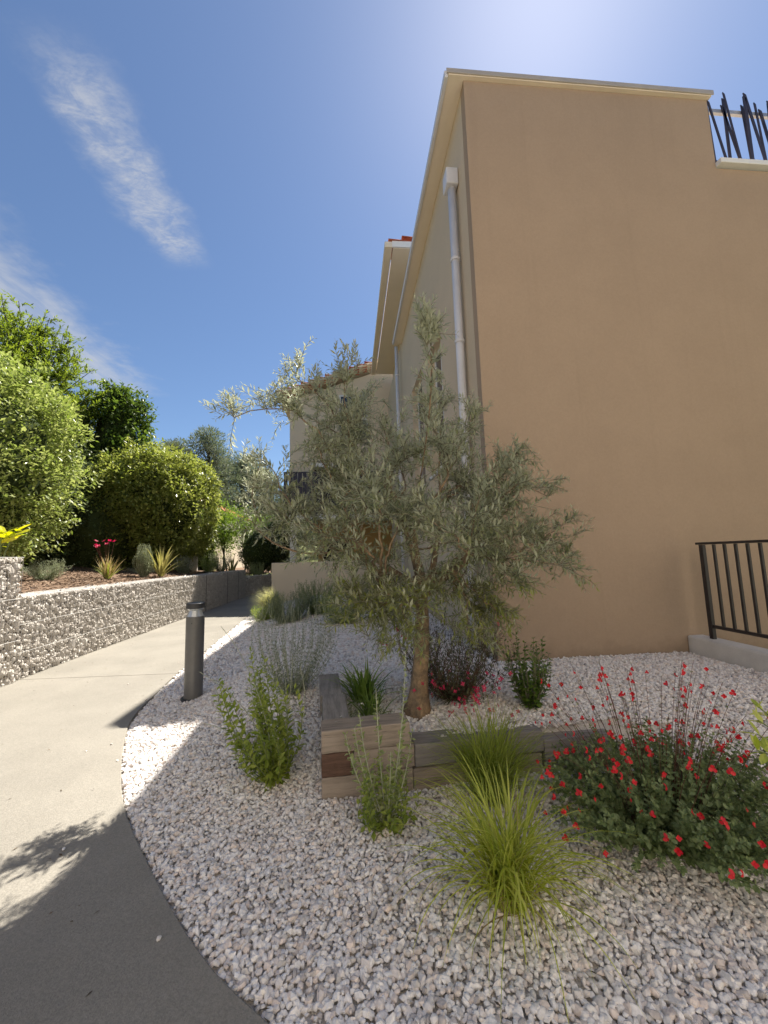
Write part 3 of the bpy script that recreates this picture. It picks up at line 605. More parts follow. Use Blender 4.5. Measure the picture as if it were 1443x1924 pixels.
Acc().tube([(.0, -.093, .80), (.0, -.099, .80)], .006, 8).build('screw', 'bollard_cap', bo)

# ------------------------------------------------------------------ plants
def bez(p0, p1, bend, n=7):
    p0, p1 = np.asarray(p0, float), np.asarray(p1, float); t = np.linspace(0, 1, n)[:, None]; return p0 + (p1 - p0) * t + np.asarray(bend, float) * 4 * t * (1 - t)
def single_leaves(parent, tpl, m, name, pos, dirs, length, width, up=None, smooth=False):
    """leaves big enough to pick out, as objects of their own sharing one mesh"""
    a = Acc(); a.add(tpl[0], tpl[1], 0.); me = a.mesh(name); me.materials.append(MATS[m])
    F = frames(dirs, up); k = len(pos); l = np.broadcast_to(length, (k,)); w = np.broadcast_to(width, (k,))
    for i in range(k):
        o = link(name, me, parent); M = Matrix([list(F[i][r] * np.array([w[i], l[i], w[i]])) for r in range(3)]).to_4x4(); M.translation = Vector(pos[i]); o.matrix_local = M

# --- olive tree
ot = thing('olive_tree', 'bushy silver green olive tree rising from the timber planter', 'tree', (.51, 3.2, .255)); O0 = np.array([.51, 3.2, .255])
tk = Acc(); zs = np.linspace(-.06, 1.08, 16)
tp = np.c_[.02 * np.sin(zs * 3) + .05 * np.clip(zs, 0, 1), .015 * np.cos(zs * 4), zs]; tr_ = .064 - .014 * np.clip(zs, 0, 1) + .045 * np.exp(-np.clip(zs, 0, 9) * 9)
tk.tube(tp, tr_, 18); vv = tk.v[0]; ang = np.arctan2(vv[:, 1], vv[:, 0]); k_ = 1 + .10 * np.sin(3 * ang + vv[:, 2] * 3) + .06 * np.sin(7 * ang - vv[:, 2] * 5) + rng.normal(size=len(vv)) * .02
c_ = np.repeat(tp, 18, 0); vv[:, :2] = c_[:, :2] + (vv[:, :2] - c_[:, :2]) * k_[:len(vv), None]
trunk = tk.build('trunk', 'bark', ot, smooth=True)
fork = np.array([.07, 0, .92])
tips = [(-1.50, -.05, 2.42), (-1.35, .3, 2.15), (-1.15, -.2, 1.95), (-1.0, .1, 2.85), (-.85, .4, 2.55), (-.55, -.35, 2.65), (-.30, .3, 2.75), (.25, .35, 2.70), (.62, .05, 2.45),
        (-1.0, -.4, 1.55), (-.9, .3, 1.4), (-.7, -.6, 1.38), (-.35, -.75, 1.65), (.0, -.85, 1.45), (.35, -.75, 1.60), (.75, -.5, 1.75), (1.0, .1, 2.05), (1.35, .15, 1.75), (1.42, .05, 1.50), (1.30, -.15, 1.20), (1.05, -.45, 1.15),
        (.6, -.7, 1.05), (-.15, -.7, .95), (-.5, -.5, 1.0), (.25, .8, 1.8), (-.4, .8, 1.7), (.8, .7, 1.5), (-.2, .1, 2.35), (.15, -.35, 2.2), (-.6, 0, 1.8), (.5, .2, 1.9), (.05, -.1, 1.6), (-.35, -.25, 1.15), (.65, .0, 1.25), (.4, -.35, .85), (-.8, 0, 2.2), (-.15, -.62, .80), (.30, -.5, .72), (-.35, -.5, .9), (.5, -.55, .85), (.05, -.45, 1.0), (-.25, -.2, .8), (.35, .1, .9)]
limbs, twigs = Acc(), Acc(); LP, LD, LS = [], [], []
def leafy_twig(pts, n, ls=1.):
    p = np.asarray(pts); seg = np.linspace(.12, 1, n); i = np.clip((seg * (len(p) - 1)).astype(int), 0, len(p) - 2); t = seg * (len(p) - 1) - i
    q = p[i] + (p[i + 1] - p[i]) * t[:, None]; d = unit(p[i + 1] - p[i]); side = unit(np.cross(d, rng.normal(size=(n, 3))))
    for sg in (1, -1):
        LP.append(q); LD.append(unit(d * rng.uniform(.45, 1.0, (n, 1)) + sg * side * rng.uniform(.5, .95, (n, 1)) + np.array([0, 0, .06]))); LS.append(np.full(n, ls) * (1 - .45 * seg ** 3))
def shoot(p0, d, L_, n, ls=1., sag=.0):
    d = unit(d); p1 = p0 + d * L_ + np.array([0, 0, -sag]); pts = bez(p0, p1, rng.normal(size=3) * L_ * .06 + np.array([0, 0, .05 * L_]), 5); twigs.tube(pts, np.linspace(.0028, .0012, 5), 3, False); leafy_twig(pts, n, ls); return pts
hubs = [np.array(h_) for h_ in [(-.42, .05, 1.35), (-.30, -.35, 1.05), (-.12, .18, 1.75), (.28, .12, 1.7), (.50, .0, 1.25), (.22, -.38, 1.15), (.0, -.1, 1.45), (.1, .4, 1.3)]]
for h_ in hubs:
    pts = bez(fork + np.array([0, 0, rng.uniform(-.1, .1)]), h_, np.array([0, 0, -.05]) + rng.normal(size=3) * .04, 8); limbs.tube(pts, np.linspace(.036, .014, 8), 8, False)
tips = tips + [tuple(np.array([0, -.05, 1.55]) + sph(1)[0] * np.array([.95, .75, .62]) * rng.uniform(.5, 1.)) for _ in range(10)]
for tip in tips:
    tip = np.array(tip) * np.array([.97, 1, 1.0]); out = unit(tip - np.array([0, 0, 1.0])); ln = np.linalg.norm(tip - fork)
    hub = hubs[np.argmin([np.linalg.norm((tip - h_) * np.array([1, 1, .6])) for h_ in hubs])]
    pts = bez(hub, tip, rng.normal(size=3) * .09 * ln + np.array([0, 0, .03 * ln]), 12); pts[1:-1] += rng.normal(size=(10, 3)) * .012
    limbs.tube(pts, np.linspace(.011, .0035, 12), 6, False)
    for j in range(int(8 + 9 * ln)):
        t = rng.uniform(.30, 1.0) if j % 2 else rng.uniform(.55, 1.0); i = min(int(t * 11), 10); p = pts[i] + (pts[i + 1] - pts[i]) * (t * 11 - i); d = unit(pts[i + 1] - pts[i])
        dd = unit(d * .7 + rng.normal(size=3) * .75 + np.array([0, 0, .25])); L2 = rng.uniform(.18, .38) * (1.25 - .35 * t)
        sp = shoot(p, dd, L2, 8, sag=.05 * rng.random())
        for k in range(2):
            q = sp[rng.integers(1, 4)]; shoot(q, dd * .6 + rng.normal(size=3) * .6, rng.uniform(.10, .2), 6)
    for k in range(4): shoot(pts[-1], out + rng.normal(size=3) * .45, rng.uniform(.12, .25), 8)
# tall leader on the street side, its tip catching the sun
ld = bez(np.array([.0, -.35, 1.7]), np.array([-.10, -1.36, 2.47]), np.array([.05, -.1, .15]), 10); limbs.tube(ld, np.linspace(.006, .002, 10), 5, False)
for k in range(40): i_ = rng.integers(0, 9); shoot(ld[i_], unit(ld[9] - ld[0]) * .6 + rng.normal(size=3) * .7, rng.uniform(.08, .2), 7, .9)
for k in range(34): shoot(ld[-1] + np.array([0, 0, -rng.random() * .16]), np.array([0, 0, .9]) + rng.normal(size=3) * .6, rng.uniform(.06, .15), 8, .8)
limbs.build('branch', 'bark', ot, kind='stuff', smooth=True); twigs.build('twigs', 'twig', ot, kind='stuff')
LP, LD, LS = np.concatenate(LP), np.concatenate(LD), np.concatenate(LS)
ll = rng.uniform(.050, .080, len(LP)) * LS; lw = ll * rng.uniform(.21, .28, len(LP))
near = np.argsort(np.linalg.norm(LP + O0 - np.array([0, 0, 1.5]), axis=1)); one, rest = near[:260], near[260:]
yg = rest[(LP[rest][:, 2] < 1.05) & (LP[rest][:, 1] < -.15)]; yg = yg[rng.random(len(yg)) < .6]; og = np.setdiff1d(rest, yg)
a = Acc(); put_leaves(a, LEAF4, LP[og], LD[og], ll[og], lw[og], np.array([0, 0, 1.])); a.build('foliage', 'olive', ot, kind='stuff')
a = Acc(); put_leaves(a, LEAF4, LP[yg], LD[yg], ll[yg], lw[yg], np.array([0, 0, 1.])); a.build('young_foliage', 'olive_young', ot, kind='stuff')
single_leaves(ot, LEAF4, 'olive', 'leaf', LP[one], LD[one], ll[one], lw[one], np.array([0, 0, 1.]))

# --- ribbon leaves (grasses, lilies, phormium)
def ribbon(L_, w, lean, az, curl, n=9, fold=.0):
    """arching strap leaf from the origin: returns vertices and faces"""
    t = np.linspace(0, 1, n); th = lean + curl * t ** 1.5; dx = np.cumsum(np.sin(th)) * L_ / n; dz = np.cumsum(np.cos(th)) * L_ / n
    dx = np.r_[0, dx[:-1]]; dz = np.r_[0, dz[:-1]]; ww = w * np.clip(np.minimum(.45 + 3 * t, (1 - t) * 2.6), .04, 1) / 2
    ca, sa = math.cos(az), math.sin(az); v = []
    for i in range(n):
        for s_ in (-1, 1): v.append((dx[i] * ca - s_ * ww[i] * sa, dx[i] * sa + s_ * ww[i] * ca, dz[i] + fold * ww[i] * (i > 0)))
    return np.array(v), np.array([(2 * i, 2 * i + 1, 2 * i + 3, 2 * i + 2) for i in range(n - 1)])
def clump(th, name, m, count, Lr, wr, leanr, curlr, spread, single=0, floor=None, azb=None, n=9, rest_name='blades'):
    acc = Acc(); made = 0
    for i in range(count):
        az = rng.random() * 6.283 if azb is None else azb[0] + rng.normal() * azb[1]
        v, f = ribbon(rng.uniform(*Lr), rng.uniform(*wr), abs(rng.normal(leanr[0], leanr[1])), az, rng.uniform(*curlr), n)
        rr = spread * math.sqrt(rng.random()); pa = rng.random() * 6.283; v = v + np.array([rr * math.cos(pa), rr * math.sin(pa), -.01])
        v[:, 2] = np.maximum(v[:, 2], (.012 if floor is None else floor) + rng.random() * .01 - .012 * (np.arange(len(v)) < 2))
        if i < single: b = Acc(); b.add(v, f, 0.); b.build(name, m, th, smooth=True)
        else: acc.add(v, f, rng.random())
    if acc.n: acc.build(rest_name, m, th, kind='stuff', smooth=True)
def at_g(x, y): return (x, y, float(hz(x, y)[0]))
g1 = thing('ornamental_grass', 'bright yellow green arching grass clump on the open gravel', 'grass', at_g(.66, 1.80))
clump(g1, 'blade', 'grass_bright', 400, (.32, .80), (.004, .009), (.26, .25), (.8, 3.0), .08, 280, n=12)
clump(g1, 'dry_blade', 'straw', 60, (.25, .5), (.003, .006), (.5, .35), (.8, 2.2), .08, 0, rest_name='dry_blades')
g2 = thing('ornamental_grass', 'darker fine green grass clump leaning over the sleepers', 'grass', at_g(.84, 2.50))
clump(g2, 'blade', 'grass_green', 800, (.38, .74), (.0035, .007), (.35, .27), (.5, 2.2), .10, 120, n=10)
g3 = thing('feather_grass', 'pale feathery grass tuft beside the cream garden wall', 'grass', (-2.05, 10.6, .0))
clump(g3, 'blade', 'stipa', 900, (.6, 1.05), (.006, .011), (.35, .25), (.5, 1.5), .14, 0, azb=(math.pi, 1.1))
ly = thing('strap_leaf_lily', 'dark green strap leaved lily clump inside the planter corner', 'plant', (.08, 3.50, .23))
clump(ly, 'leaf', 'lily', 95, (.30, .52), (.014, .022), (.35, .28), (.5, 1.6), .07, 95)
ly = thing('strap_leaf_lily', 'lighter green strap leaved clump against the inner sleeper', 'plant', (.14, 3.18, .22))
clump(ly, 'leaf', 'lily', 70, (.20, .38), (.010, .017), (.4, .28), (.5, 1.6), .06, 70)

# --- leafy stems
def stem_plant(th, stems, m_stem, m_leaf, leaf, pairs, tpl=LEAF4, r=.003, single=0, taper=.5, jitter=.3):
    st = Acc(); P_, D_, Ls = [], [], []
    for pts, n in stems:
        pts = np.asarray(pts); st.tube(pts, np.linspace(r, r * .45, len(pts)), 5, False); s_ = np.linspace(.08, 1, n); i = np.clip((s_ * (len(pts) - 1)).astype(int), 0, len(pts) - 2)
        q = pts[i] + (pts[i + 1] - pts[i]) * (s_ * (len(pts) - 1) - i)[:, None]; d = unit(pts[i + 1] - pts[i])
        for k in range(pairs):
            a_ = rng.random(n) * 6.283; e1 = unit(np.cross(d, rng.normal(size=(n, 3)))); P_.append(q); D_.append(unit(d * .6 + e1 + rng.normal(size=(n, 3)) * jitter)); Ls.append(leaf[0] * (1 - taper * s_ ** 2) * rng.uniform(.7, 1.2, n))
    st.build('stem', m_stem, th, kind='stuff'); P_, D_, Ls = map(np.concatenate, (P_, D_, Ls)); idx = rng.permutation(len(P_)); o_, r_ = idx[:single], idx[single:]
    a = Acc(); put_leaves(a, tpl, P_[r_], D_[r_], Ls[r_], Ls[r_] * leaf[1], np.array([0, 0, 1.])); a.build('foliage', m_leaf, th, kind='stuff')
    if single: single_leaves(th, tpl, m_leaf, 'leaf', P_[o_], D_[o_], Ls[o_], Ls[o_] * leaf[1], np.array([0, 0, 1.]))
    return P_, D_
def fan(n, h, spread, lean=(0, 0), base=.03, bend=.06):
    out = []
    for i in range(n):
        a_ = rng.random() * 6.283; r_ = spread * math.sqrt(rng.random()); hh = h * rng.uniform(.65, 1.05)
        p0 = np.array([math.cos(a_) * base * rng.random(), math.sin(a_) * base * rng.random(), -.01]); p1 = np.array([math.cos(a_) * r_ + lean[0], math.sin(a_) * r_ + lean[1], hh])
        out.append((bez(p0, p1, rng.normal(size=3) * bend * .5 + np.array([math.cos(a_), math.sin(a_), 0]) * bend, 8), int(hh / .035)))
    return out
# tall silver stemmed shrub in front of the sleepers
sh = thing('silver_shrub', 'upright silvery stemmed shrub in front of the sleepers', 'shrub', at_g(.17, 2.33))
st = [(bez((0, 0, 0), p, np.array(p) * np.array([.15, .15, -.02]), 9), 26) for p in [(.14, 0, .95), (-.04, .02, .74), (-.14, 0, .62), (-.22, -.03, .52), (-.17, -.02, .55), (.03, -.05, .42), (.12, .04, .60), (.16, .0, .5)]]
stem_plant(sh, st, 'stem_silver', 'silver_shrub', (.048, .46), 3, r=.0045, single=120); stem_plant(sh, fan(30, .30, .15), 'stem_green', 'green_shrub', (.046, .55), 3, r=.0025)
# yellow green bush with long bare shoots on the gravel
sh = thing('leafy_shrub', 'loose yellow green shrub with long thin silver shoots on gravel', 'shrub', at_g(-.54, 2.86))
stem_plant(sh, fan(18, .84, .27, (-.14, .02), bend=.06), 'stem_green', 'green_shrub', (.080, .40), 3, r=.0035, single=150); stem_plant(sh, fan(24, .44, .24, (-.10, 0)), 'stem_green', 'green_shrub', (.058, .44), 3, r=.003)
st = [(bez((0, 0, .0), p, b, 10), 30) for p, b in [((-.42, .12, 1.02), (.06, 0, .08)), ((-.52, .0, .74), (.08, 0, .06)), ((-.46, -.05, .42), (.05, 0, .05)), ((.03, .05, .82), (.05, 0, 0)), ((.16, .02, .74), (.10, 0, .0)), ((.10, .1, .80), (0.02, 0, 0))]]
stem_plant(sh, st, 'stem_silver', 'perovskia', (.018, .35), 2, r=.0038)
sh = thing('sage_shrub', 'wispy grey green sage shrub behind the yellow green shrub', 'shrub', at_g(-.58, 3.95))
stem_plant(sh, fan(80, .85, .42, bend=.1), 'stem_silver', 'perovskia', (.036, .28), 3, r=.0025)
sh = thing('glossy_shrub', 'small dark glossy leaved shrub with pale tips by the wall', 'shrub', at_g(1.42, 3.15))
stem_plant(sh, fan(40, .52, .22, bend=.03), 'twig', 'laurel', (.064, .52), 2, r=.004, single=200)
dz = thing('daisy_plant', 'low grey green daisy plant with tiny white flowers in planter', 'plant', at_g(.08, 3.02))
Pd, Dd = stem_plant(dz, fan(60, .17, .17), 'stem_green', 'sage', (.022, .3), 2, r=.0015)
def flower_mesh(name, m, petals, L_, w, cup=.3, round_=False):
    a = Acc()
    for i in range(petals):
        c, s_ = math.cos(i * 6.283 / petals), math.sin(i * 6.283 / petals); R = np.array([(c, -s_, 0), (s_, c, 0), (0, 0, 1)]); T_ = LEAF_R if round_ else LEAF4; v = T_[0] * np.array([w, L_, w]); v[:, 2] += v[:, 1] * cup; a.add(v @ R.T, T_[1], rng.random())
    me = a.mesh(name); me.materials.append(MATS[m]); return me
DAISY = flower_mesh('flower', 'white_petal', 9, .011, .006, .1)
for x_, y_, z_ in [(-.2, -.30, .19), (-.17, -.24, .20), (.12, .02, .16), (.08, -.05, .13), (-.02, .08, .16), (.15, .1, .14)]:
    Acc().tube([(x_ * .5, y_ * .4, 0), (x_ * .9, y_ * .9, z_ * .8), (x_, y_, z_)], .0012, 4, False).build('flower_stem', 'stem_green', dz); link('flower', DAISY, dz, loc=(x_, y_, z_), rot=(.3, .2, rng.random() * 6))
# gaura: dark wiry bush with pink flowers around the trunk
gs = thing('pink_gaura', 'dark leaved bush with pink flowers around the olive trunk', 'plant', at_g(.86, 3.42))
sg_ = fan(120, .66, .52, bend=.12) + [(bez((-.1, 0, 0), (-.46, .1, .60), (-.05, 0, .1), 8), 18), (bez((.1, 0, 0), (.5, .05, .80), (.1, 0, .1), 8), 20), (bez((.1, 0, 0), (.42, -.05, .68), (.1, 0, .1), 8), 20), (bez((-.1, .1, 0), (-.62, .0, .50), (0, 0, .1), 8), 18)]
Pg, Dg = stem_plant(gs, sg_, 'twig_red', 'gaura', (.055, .24), 3, r=.0022, single=0)
PETAL = flower_mesh('flower', 'pink_petal', 4, .020, .014, .25); RED = [flower_mesh('flower', 'red_petal', 3, .019, .020, .5, True), flower_mesh('flower', 'red_petal', 3, .021, .024, -.55, True), flower_mesh('flower', 'red_petal', 4, .017, .018, .8, True)]
for i in range(84):
    if i < 64: p = np.array([rng.normal(-.0, .17), rng.uniform(-.54, -.28), rng.uniform(.05, .33)])
    else: e = sg_[-(i % 4) - 1][0]; p = e[-1] - (e[-1] - e[-3]) * rng.random()
    o = link('flower', PETAL, gs, loc=p, rot=(1.1 + rng.normal() * .5, rng.normal() * .5, rng.random() * 6)); o.scale = [rng.uniform(.75, 1.2)] * 3
# red salvia
sv = thing('red_salvia', 'dense dark green salvia bush covered in small red flowers', 'shrub', at_g(1.62, 2.10))
ss_ = []
for i in range(400):
    a_ = rng.random() * 6.283; r_ = math.sqrt(rng.random()); x1, y1 = .72 * r_ * math.cos(a_) + .08, .62 * r_ * math.sin(a_) - .06
    ss_.append((bez((x1 * .25, y1 * .25, 0), (x1, y1, (.50 - .26 * r_ ** 2) * rng.uniform(.55, 1.1)), (x1 * .15, y1 * .15, .06), 7), 13))
stem_plant(sv, ss_, 'stem_green', 'salvia', (.036, .70), 3, LEAF_R, r=.002, single=240)
wands = []
for i in range(84):
    a_ = rng.random() * 6.283; r_ = math.sqrt(rng.random()); x1, y1 = .72 * r_ * math.cos(a_) + .08, .62 * r_ * math.sin(a_) + .10; hh = rng.uniform(.42, .92) * (1 - .25 * r_ ** 2)
    wands.append((bez((x1 * .4, y1 * .4, .1), (x1, y1, hh), (0, 0, .06), 8), 9))
stem_plant(sv, wands, 'twig_red', 'salvia', (.018, .6), 2, LEAF_R, r=.0018)
def red_flower(p, d):
    o = link('flower', RED[rng.integers(3)], sv, loc=p); o.rotation_euler = Vector(d).to_track_quat('Z', 'Y').to_euler(); o.scale = [rng.uniform(.6, .95)] * 3
for pts, n in wands:
    for k in range(rng.integers(1, 3)):
        t = rng.uniform(.72, 1); i = min(int(t * 7), 6); red_flower(pts[i] + (pts[i + 1] - pts[i]) * (t * 7 - i) + rng.normal(size=3) * .012, unit(np.array([rng.normal(), -abs(rng.normal()), .2])))
for i in range(165):
    pts, n = ss_[rng.integers(len(ss_))]; red_flower(pts[-1] * np.array([1.06, 1.06, 1]) + np.array([0, -.03, .035]), unit(np.array([rng.normal(), -abs(rng.normal()) - .3, .3])))
# pale leaves of a shrub at the picture's right
yl = thing('pale_leaf_shrub', 'shrub with glossy pale yellow green leaves beside the salvia', 'shrub', at_g(1.90, 1.90))
ys_ = [(bez((.35, .0, 0), (.02 + .10 * q, -.10 + .08 * q, .54 + .03 * q), (.1, 0, .08), 7), 0) for q in range(4)]
a = Acc(); P_, D_ = [], []
for pts, n in ys_:
    a.tube(pts, np.linspace(.006, .003, 7), 6, False)
    for k in range(16): t = .62 + .38 * k / 15; i = min(int(t * 6), 5); P_.append(pts[i] + (pts[i + 1] - pts[i]) * (t * 6 - i)); d = unit(pts[i + 1] - pts[i]); D_.append(unit(d * .5 + unit(np.cross(d, rng.normal(size=3))) * .9))
a.build('stem', 'stem_green', yl); single_leaves(yl, LEAF_R, 'yellow_leaf', 'leaf', np.array(P_), np.array(D_), rng.uniform(.06, .085, len(P_)), rng.uniform(.026, .036, len(P_)), np.array([0, 0, 1.]))
# back plants by the garden wall
for x_, y_, h_, sp_, lab, m in [(-1.35, 8.3, .62, .50, 'bushy grey green rosemary beside the feathery grass', 'perovskia'), (-.75, 8.9, .75, .55, 'taller rosemary clump below the cream garden wall', 'salvia'), (-.15, 7.5, .60, .55, 'broad dark rosemary clump behind the planter arm', 'silver_shrub'), (-2.05, 9.6, .32, .35, 'low green groundcover at the path edge', 'green_shrub'), (.5, 9.6, .85, .6, 'tall airy sage against the cream garden wall', 'perovskia')]:
    sh = thing('rosemary_shrub', lab, 'shrub', at_g(x_, y_)); stem_plant(sh, fan(170, h_, sp_, bend=.12, base=.1), 'stem_green', m, (.06, .22), 3, LEAF2, r=.003)

# --- clipped hedges and trees on the left bank
def lump(c, r, ph, amp):
    v = ICO3[0]; n = 1 + amp * (np.sin(v[:, 0] * 5 + ph) * np.sin(v[:, 1] * 4.3 + ph * 2) * np.cos(v[:, 2] * 4.7 + ph) + .5 * np.sin(v[:, 0] * 11 + ph * 3) * np.sin(v[:, 2] * 9 + ph))
    return v, n
def bush(name, label, base, blobs, m, n_ros, leaf, per=9, amp=.10, tpl=LEAF4, core=.86, spread=1., trunk_r=.10, group=None, cat='shrub', gap=0., tuft=0.):
    th = thing(name, label, cat, base, group); b0 = np.array(base); a, cr = Acc(), Acc(); tot = sum(b[3] * b[4] + b[4] * b[5] + b[3] * b[5] for b in blobs)
    for (x, y, z, rx, ry, rz) in blobs:
        ph = rng.random() * 6; c = np.array([x, y, z]) - b0; R = np.array([rx, ry, rz]); v, n = lump(c, R, ph, amp)
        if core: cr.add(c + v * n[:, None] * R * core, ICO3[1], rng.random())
        k = int(n_ros * (rx * ry + ry * rz + rx * rz) / tot); q = sph(k)
        if tuft: tc_ = sph(int(k / 7)); q = np.repeat(tc_, 7, 0); k = len(q)
        if gap: q = q[(np.sin(q[:, 0] * 9 + ph) * np.sin(q[:, 1] * 8 + ph) * np.sin(q[:, 2] * 9) ) > -gap * rng.random(len(q))]; k = len(q)
        nn = 1 + amp * (np.sin(q[:, 0] * 5 + ph) * np.sin(q[:, 1] * 4.3 + ph * 2) * np.cos(q[:, 2] * 4.7 + ph) + .5 * np.sin(q[:, 0] * 11 + ph * 3) * np.sin(q[:, 2] * 9 + ph))
        cl = .06 * np.sin(q[:, 0] * 23 + ph) * np.sin(q[:, 1] * 21) * np.sin(q[:, 2] * 25 + ph)
        pos = c + q * (nn + cl + rng.normal(size=k) * .025 - .03)[:, None] * R; nrm = unit(q / R)
        keep = pos[:, 2] > -.25; pos, nrm = pos[keep], nrm[keep]; k = len(pos)
        if tuft: pos = pos + nrm * np.repeat(np.where(rng.random(-(-k // 7)) < .14, rng.uniform(.05, .30, -(-k // 7)), 0.), 7)[:k, None]
        if tuft: off = unit(np.repeat(nrm, 1, 0) * .6 + sph(k)); pos = pos + off * tuft * rng.uniform(.7, 1.1, (k, 1)); nrm = off
        pos = np.repeat(pos, per, 0) + rng.normal(size=(k * per, 3)) * leaf[0] * .55 * spread; d = unit(np.repeat(nrm, per, 0) * .75 + rng.normal(size=(k * per, 3)) * .75)
        ls = leaf[0] * rng.uniform(.7, 1.25, k * per); put_leaves(a, tpl, pos, d, ls, ls * leaf[1], np.array([0, 0, 1.]))
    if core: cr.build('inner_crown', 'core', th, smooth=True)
    Acc().tube([(0, 0, -.3), (.05, 0, .6), (0, .05, 1.4)], [trunk_r, trunk_r * .85, trunk_r * .7], 8).build('trunk', 'bark_dark', th, smooth=True)
    a.build('crown', m, th, kind='stuff'); return th
bz = lambda x, y: (x, y, float(bedz(np.array(x), np.array(y))))
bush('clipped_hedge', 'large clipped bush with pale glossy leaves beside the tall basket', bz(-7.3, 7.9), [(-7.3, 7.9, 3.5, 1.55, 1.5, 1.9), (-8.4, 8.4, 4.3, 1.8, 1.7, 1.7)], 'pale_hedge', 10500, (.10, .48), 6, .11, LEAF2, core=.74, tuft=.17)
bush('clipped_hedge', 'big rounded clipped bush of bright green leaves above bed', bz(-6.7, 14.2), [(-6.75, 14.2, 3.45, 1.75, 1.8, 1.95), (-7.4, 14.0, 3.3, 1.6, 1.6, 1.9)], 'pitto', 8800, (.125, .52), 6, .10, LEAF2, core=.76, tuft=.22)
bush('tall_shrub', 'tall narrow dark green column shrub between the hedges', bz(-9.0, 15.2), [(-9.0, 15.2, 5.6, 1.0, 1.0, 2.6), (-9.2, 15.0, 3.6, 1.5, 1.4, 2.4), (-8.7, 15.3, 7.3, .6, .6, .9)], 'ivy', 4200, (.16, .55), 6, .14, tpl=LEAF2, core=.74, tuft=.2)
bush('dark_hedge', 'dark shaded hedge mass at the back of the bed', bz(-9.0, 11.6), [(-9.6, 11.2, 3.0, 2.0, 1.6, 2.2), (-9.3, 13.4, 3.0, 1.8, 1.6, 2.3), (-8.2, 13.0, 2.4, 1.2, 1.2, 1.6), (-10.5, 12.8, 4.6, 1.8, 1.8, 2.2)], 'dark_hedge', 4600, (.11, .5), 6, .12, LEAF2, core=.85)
# feathery tree with visible bare limbs
ac = thing('acacia_tree', 'tall feathery yellow green tree with bare dark limbs behind hedges', 'tree', bz(-12.0, 13.6)); A0 = np.array(bz(-12.0, 13.6)); br_ = Acc(); lf = Acc()
Acc().tube([(0, 0, -.3), (.1, 0, 1.5), (0, .1, 2.8)], [.2, .16, .13], 10).build('trunk', 'bark_dark', ac, smooth=True); PP, DD = [], []
for i in range(190):
    q = unit(rng.normal(size=3)); q[2] = abs(q[2]) * .9 + .02; q = unit(q); tip = np.array([0, 0, 4.2]) + q * np.array([3.4, 2.6, 4.7]) * rng.uniform(.82, 1.02); pts = bez((0, .1, 2.2 + rng.random()), tip, np.array([0, 0, .3]) + rng.normal(size=3) * .25, 8); br_.tube(pts, np.linspace(.045, .008, 8), 5, False)
    for k in range(19):
        t = rng.uniform(.5, 1); j = min(int(t * 7), 6); p = pts[j] + (pts[j + 1] - pts[j]) * (t * 7 - j); d = unit(q * .7 + rng.normal(size=3) * .8 + np.array([0, 0, .1])); e = p + d * rng.uniform(.25, .5); s_ = np.linspace(.15, 1, 9)[:, None]
        w_ = p + (e - p) * s_; PP.append(np.repeat(w_, 2, 0)); DD.append(unit(d + rng.normal(size=(18, 3)) * .7))
PP, DD = np.concatenate(PP), np.concatenate(DD); ls = rng.uniform(.10, .18, len(PP)); put_leaves(lf, LEAF2, PP, DD, ls, ls * .3, np.array([0, 0, 1.])); br_.build('branch', 'bark_dark', ac, kind='stuff'); lf.build('crown', 'acacia', ac, kind='stuff')
# dark bare twigs under that crown
bt = Acc()
for i in range(160):
    p = np.array([rng.uniform(-.5, 2.6), rng.uniform(-2.2, -.5), rng.uniform(2.4, 5)]); e = p + np.array([rng.normal() * .5 + .4, -.3 + rng.normal() * .3, rng.normal() * .35]); bt.tube(bez(p, e, rng.normal(size=3) * .12, 6), np.linspace(.012, .004, 6), 4, False)
bt.build('bare_twigs', 'twig', ac, kind='stuff')
# pines on the rise
for i, (x_, y_, h_, r_) in enumerate([(-19.5, 44, 14.8, 3.6), (-15.6, 43, 15.8, 3.4), (-13.0, 47, 13.8, 3.6), (-10.5, 46, 12.0, 3.6), (-7.4, 50, 10.6, 3.6), (-23.5, 48, 13.5, 4.0), (-4.5, 54, 9.4, 4.0), (-17.5, 55, 15.5, 4.2)]):
    z_ = float(np.clip((y_ - 32) * .09, -.3, 6)); labs = ['tall hazy pine rising behind the column shrub', 'tallest slender pine behind the rounded hedge', 'rounded grey green pine right of the tallest pine', 'broad pine beyond the small pale trees', 'lower pine near the slatted balcony', 'pine partly hidden behind the column shrub', 'lowest pine touching the house edge', 'far pine at the back of the group']
    pt = thing('pine_tree', labs[i], 'tree', (x_, y_, z_), 'pines on the rise'); Acc().tube([(0, 0, -.5), (.2, 0, h_ * .4), (0, .1, h_ * .85)], [.25, .2, .08], 8).build('trunk', 'bark_dark', pt, smooth=True)
    a, b = Acc(), Acc(); hh = h_ - z_
    for k in range(120):
        t = rng.uniform(.2, 1); ang = rng.random() * 6.283; rr = 1.35 * r_ * (1.1 - t) ** .6 * rng.uniform(.25, 1.); c = np.array([rr * math.cos(ang), rr * math.sin(ang), hh * t]); b.tube([(0, 0, hh * (t - .1)), c * np.array([.5, .5, 1]) - np.array([0, 0, .2]), c], [.06, .04, .02], 4, False)
        n_ = 100; q = sph(n_); p = c + q * rng.uniform(.5, 1.0, (n_, 1)) * np.array([.95, .95, .65]); ls = rng.uniform(.24, .46, n_); put_leaves(a, LEAF2, p, unit(q + np.array([0, 0, .5]) + rng.normal(size=(n_, 3)) * .5), ls, ls * .22)
    b.build('branch', 'bark_dark', pt, kind='stuff'); a.build('crown', 'pine', pt, kind='stuff')
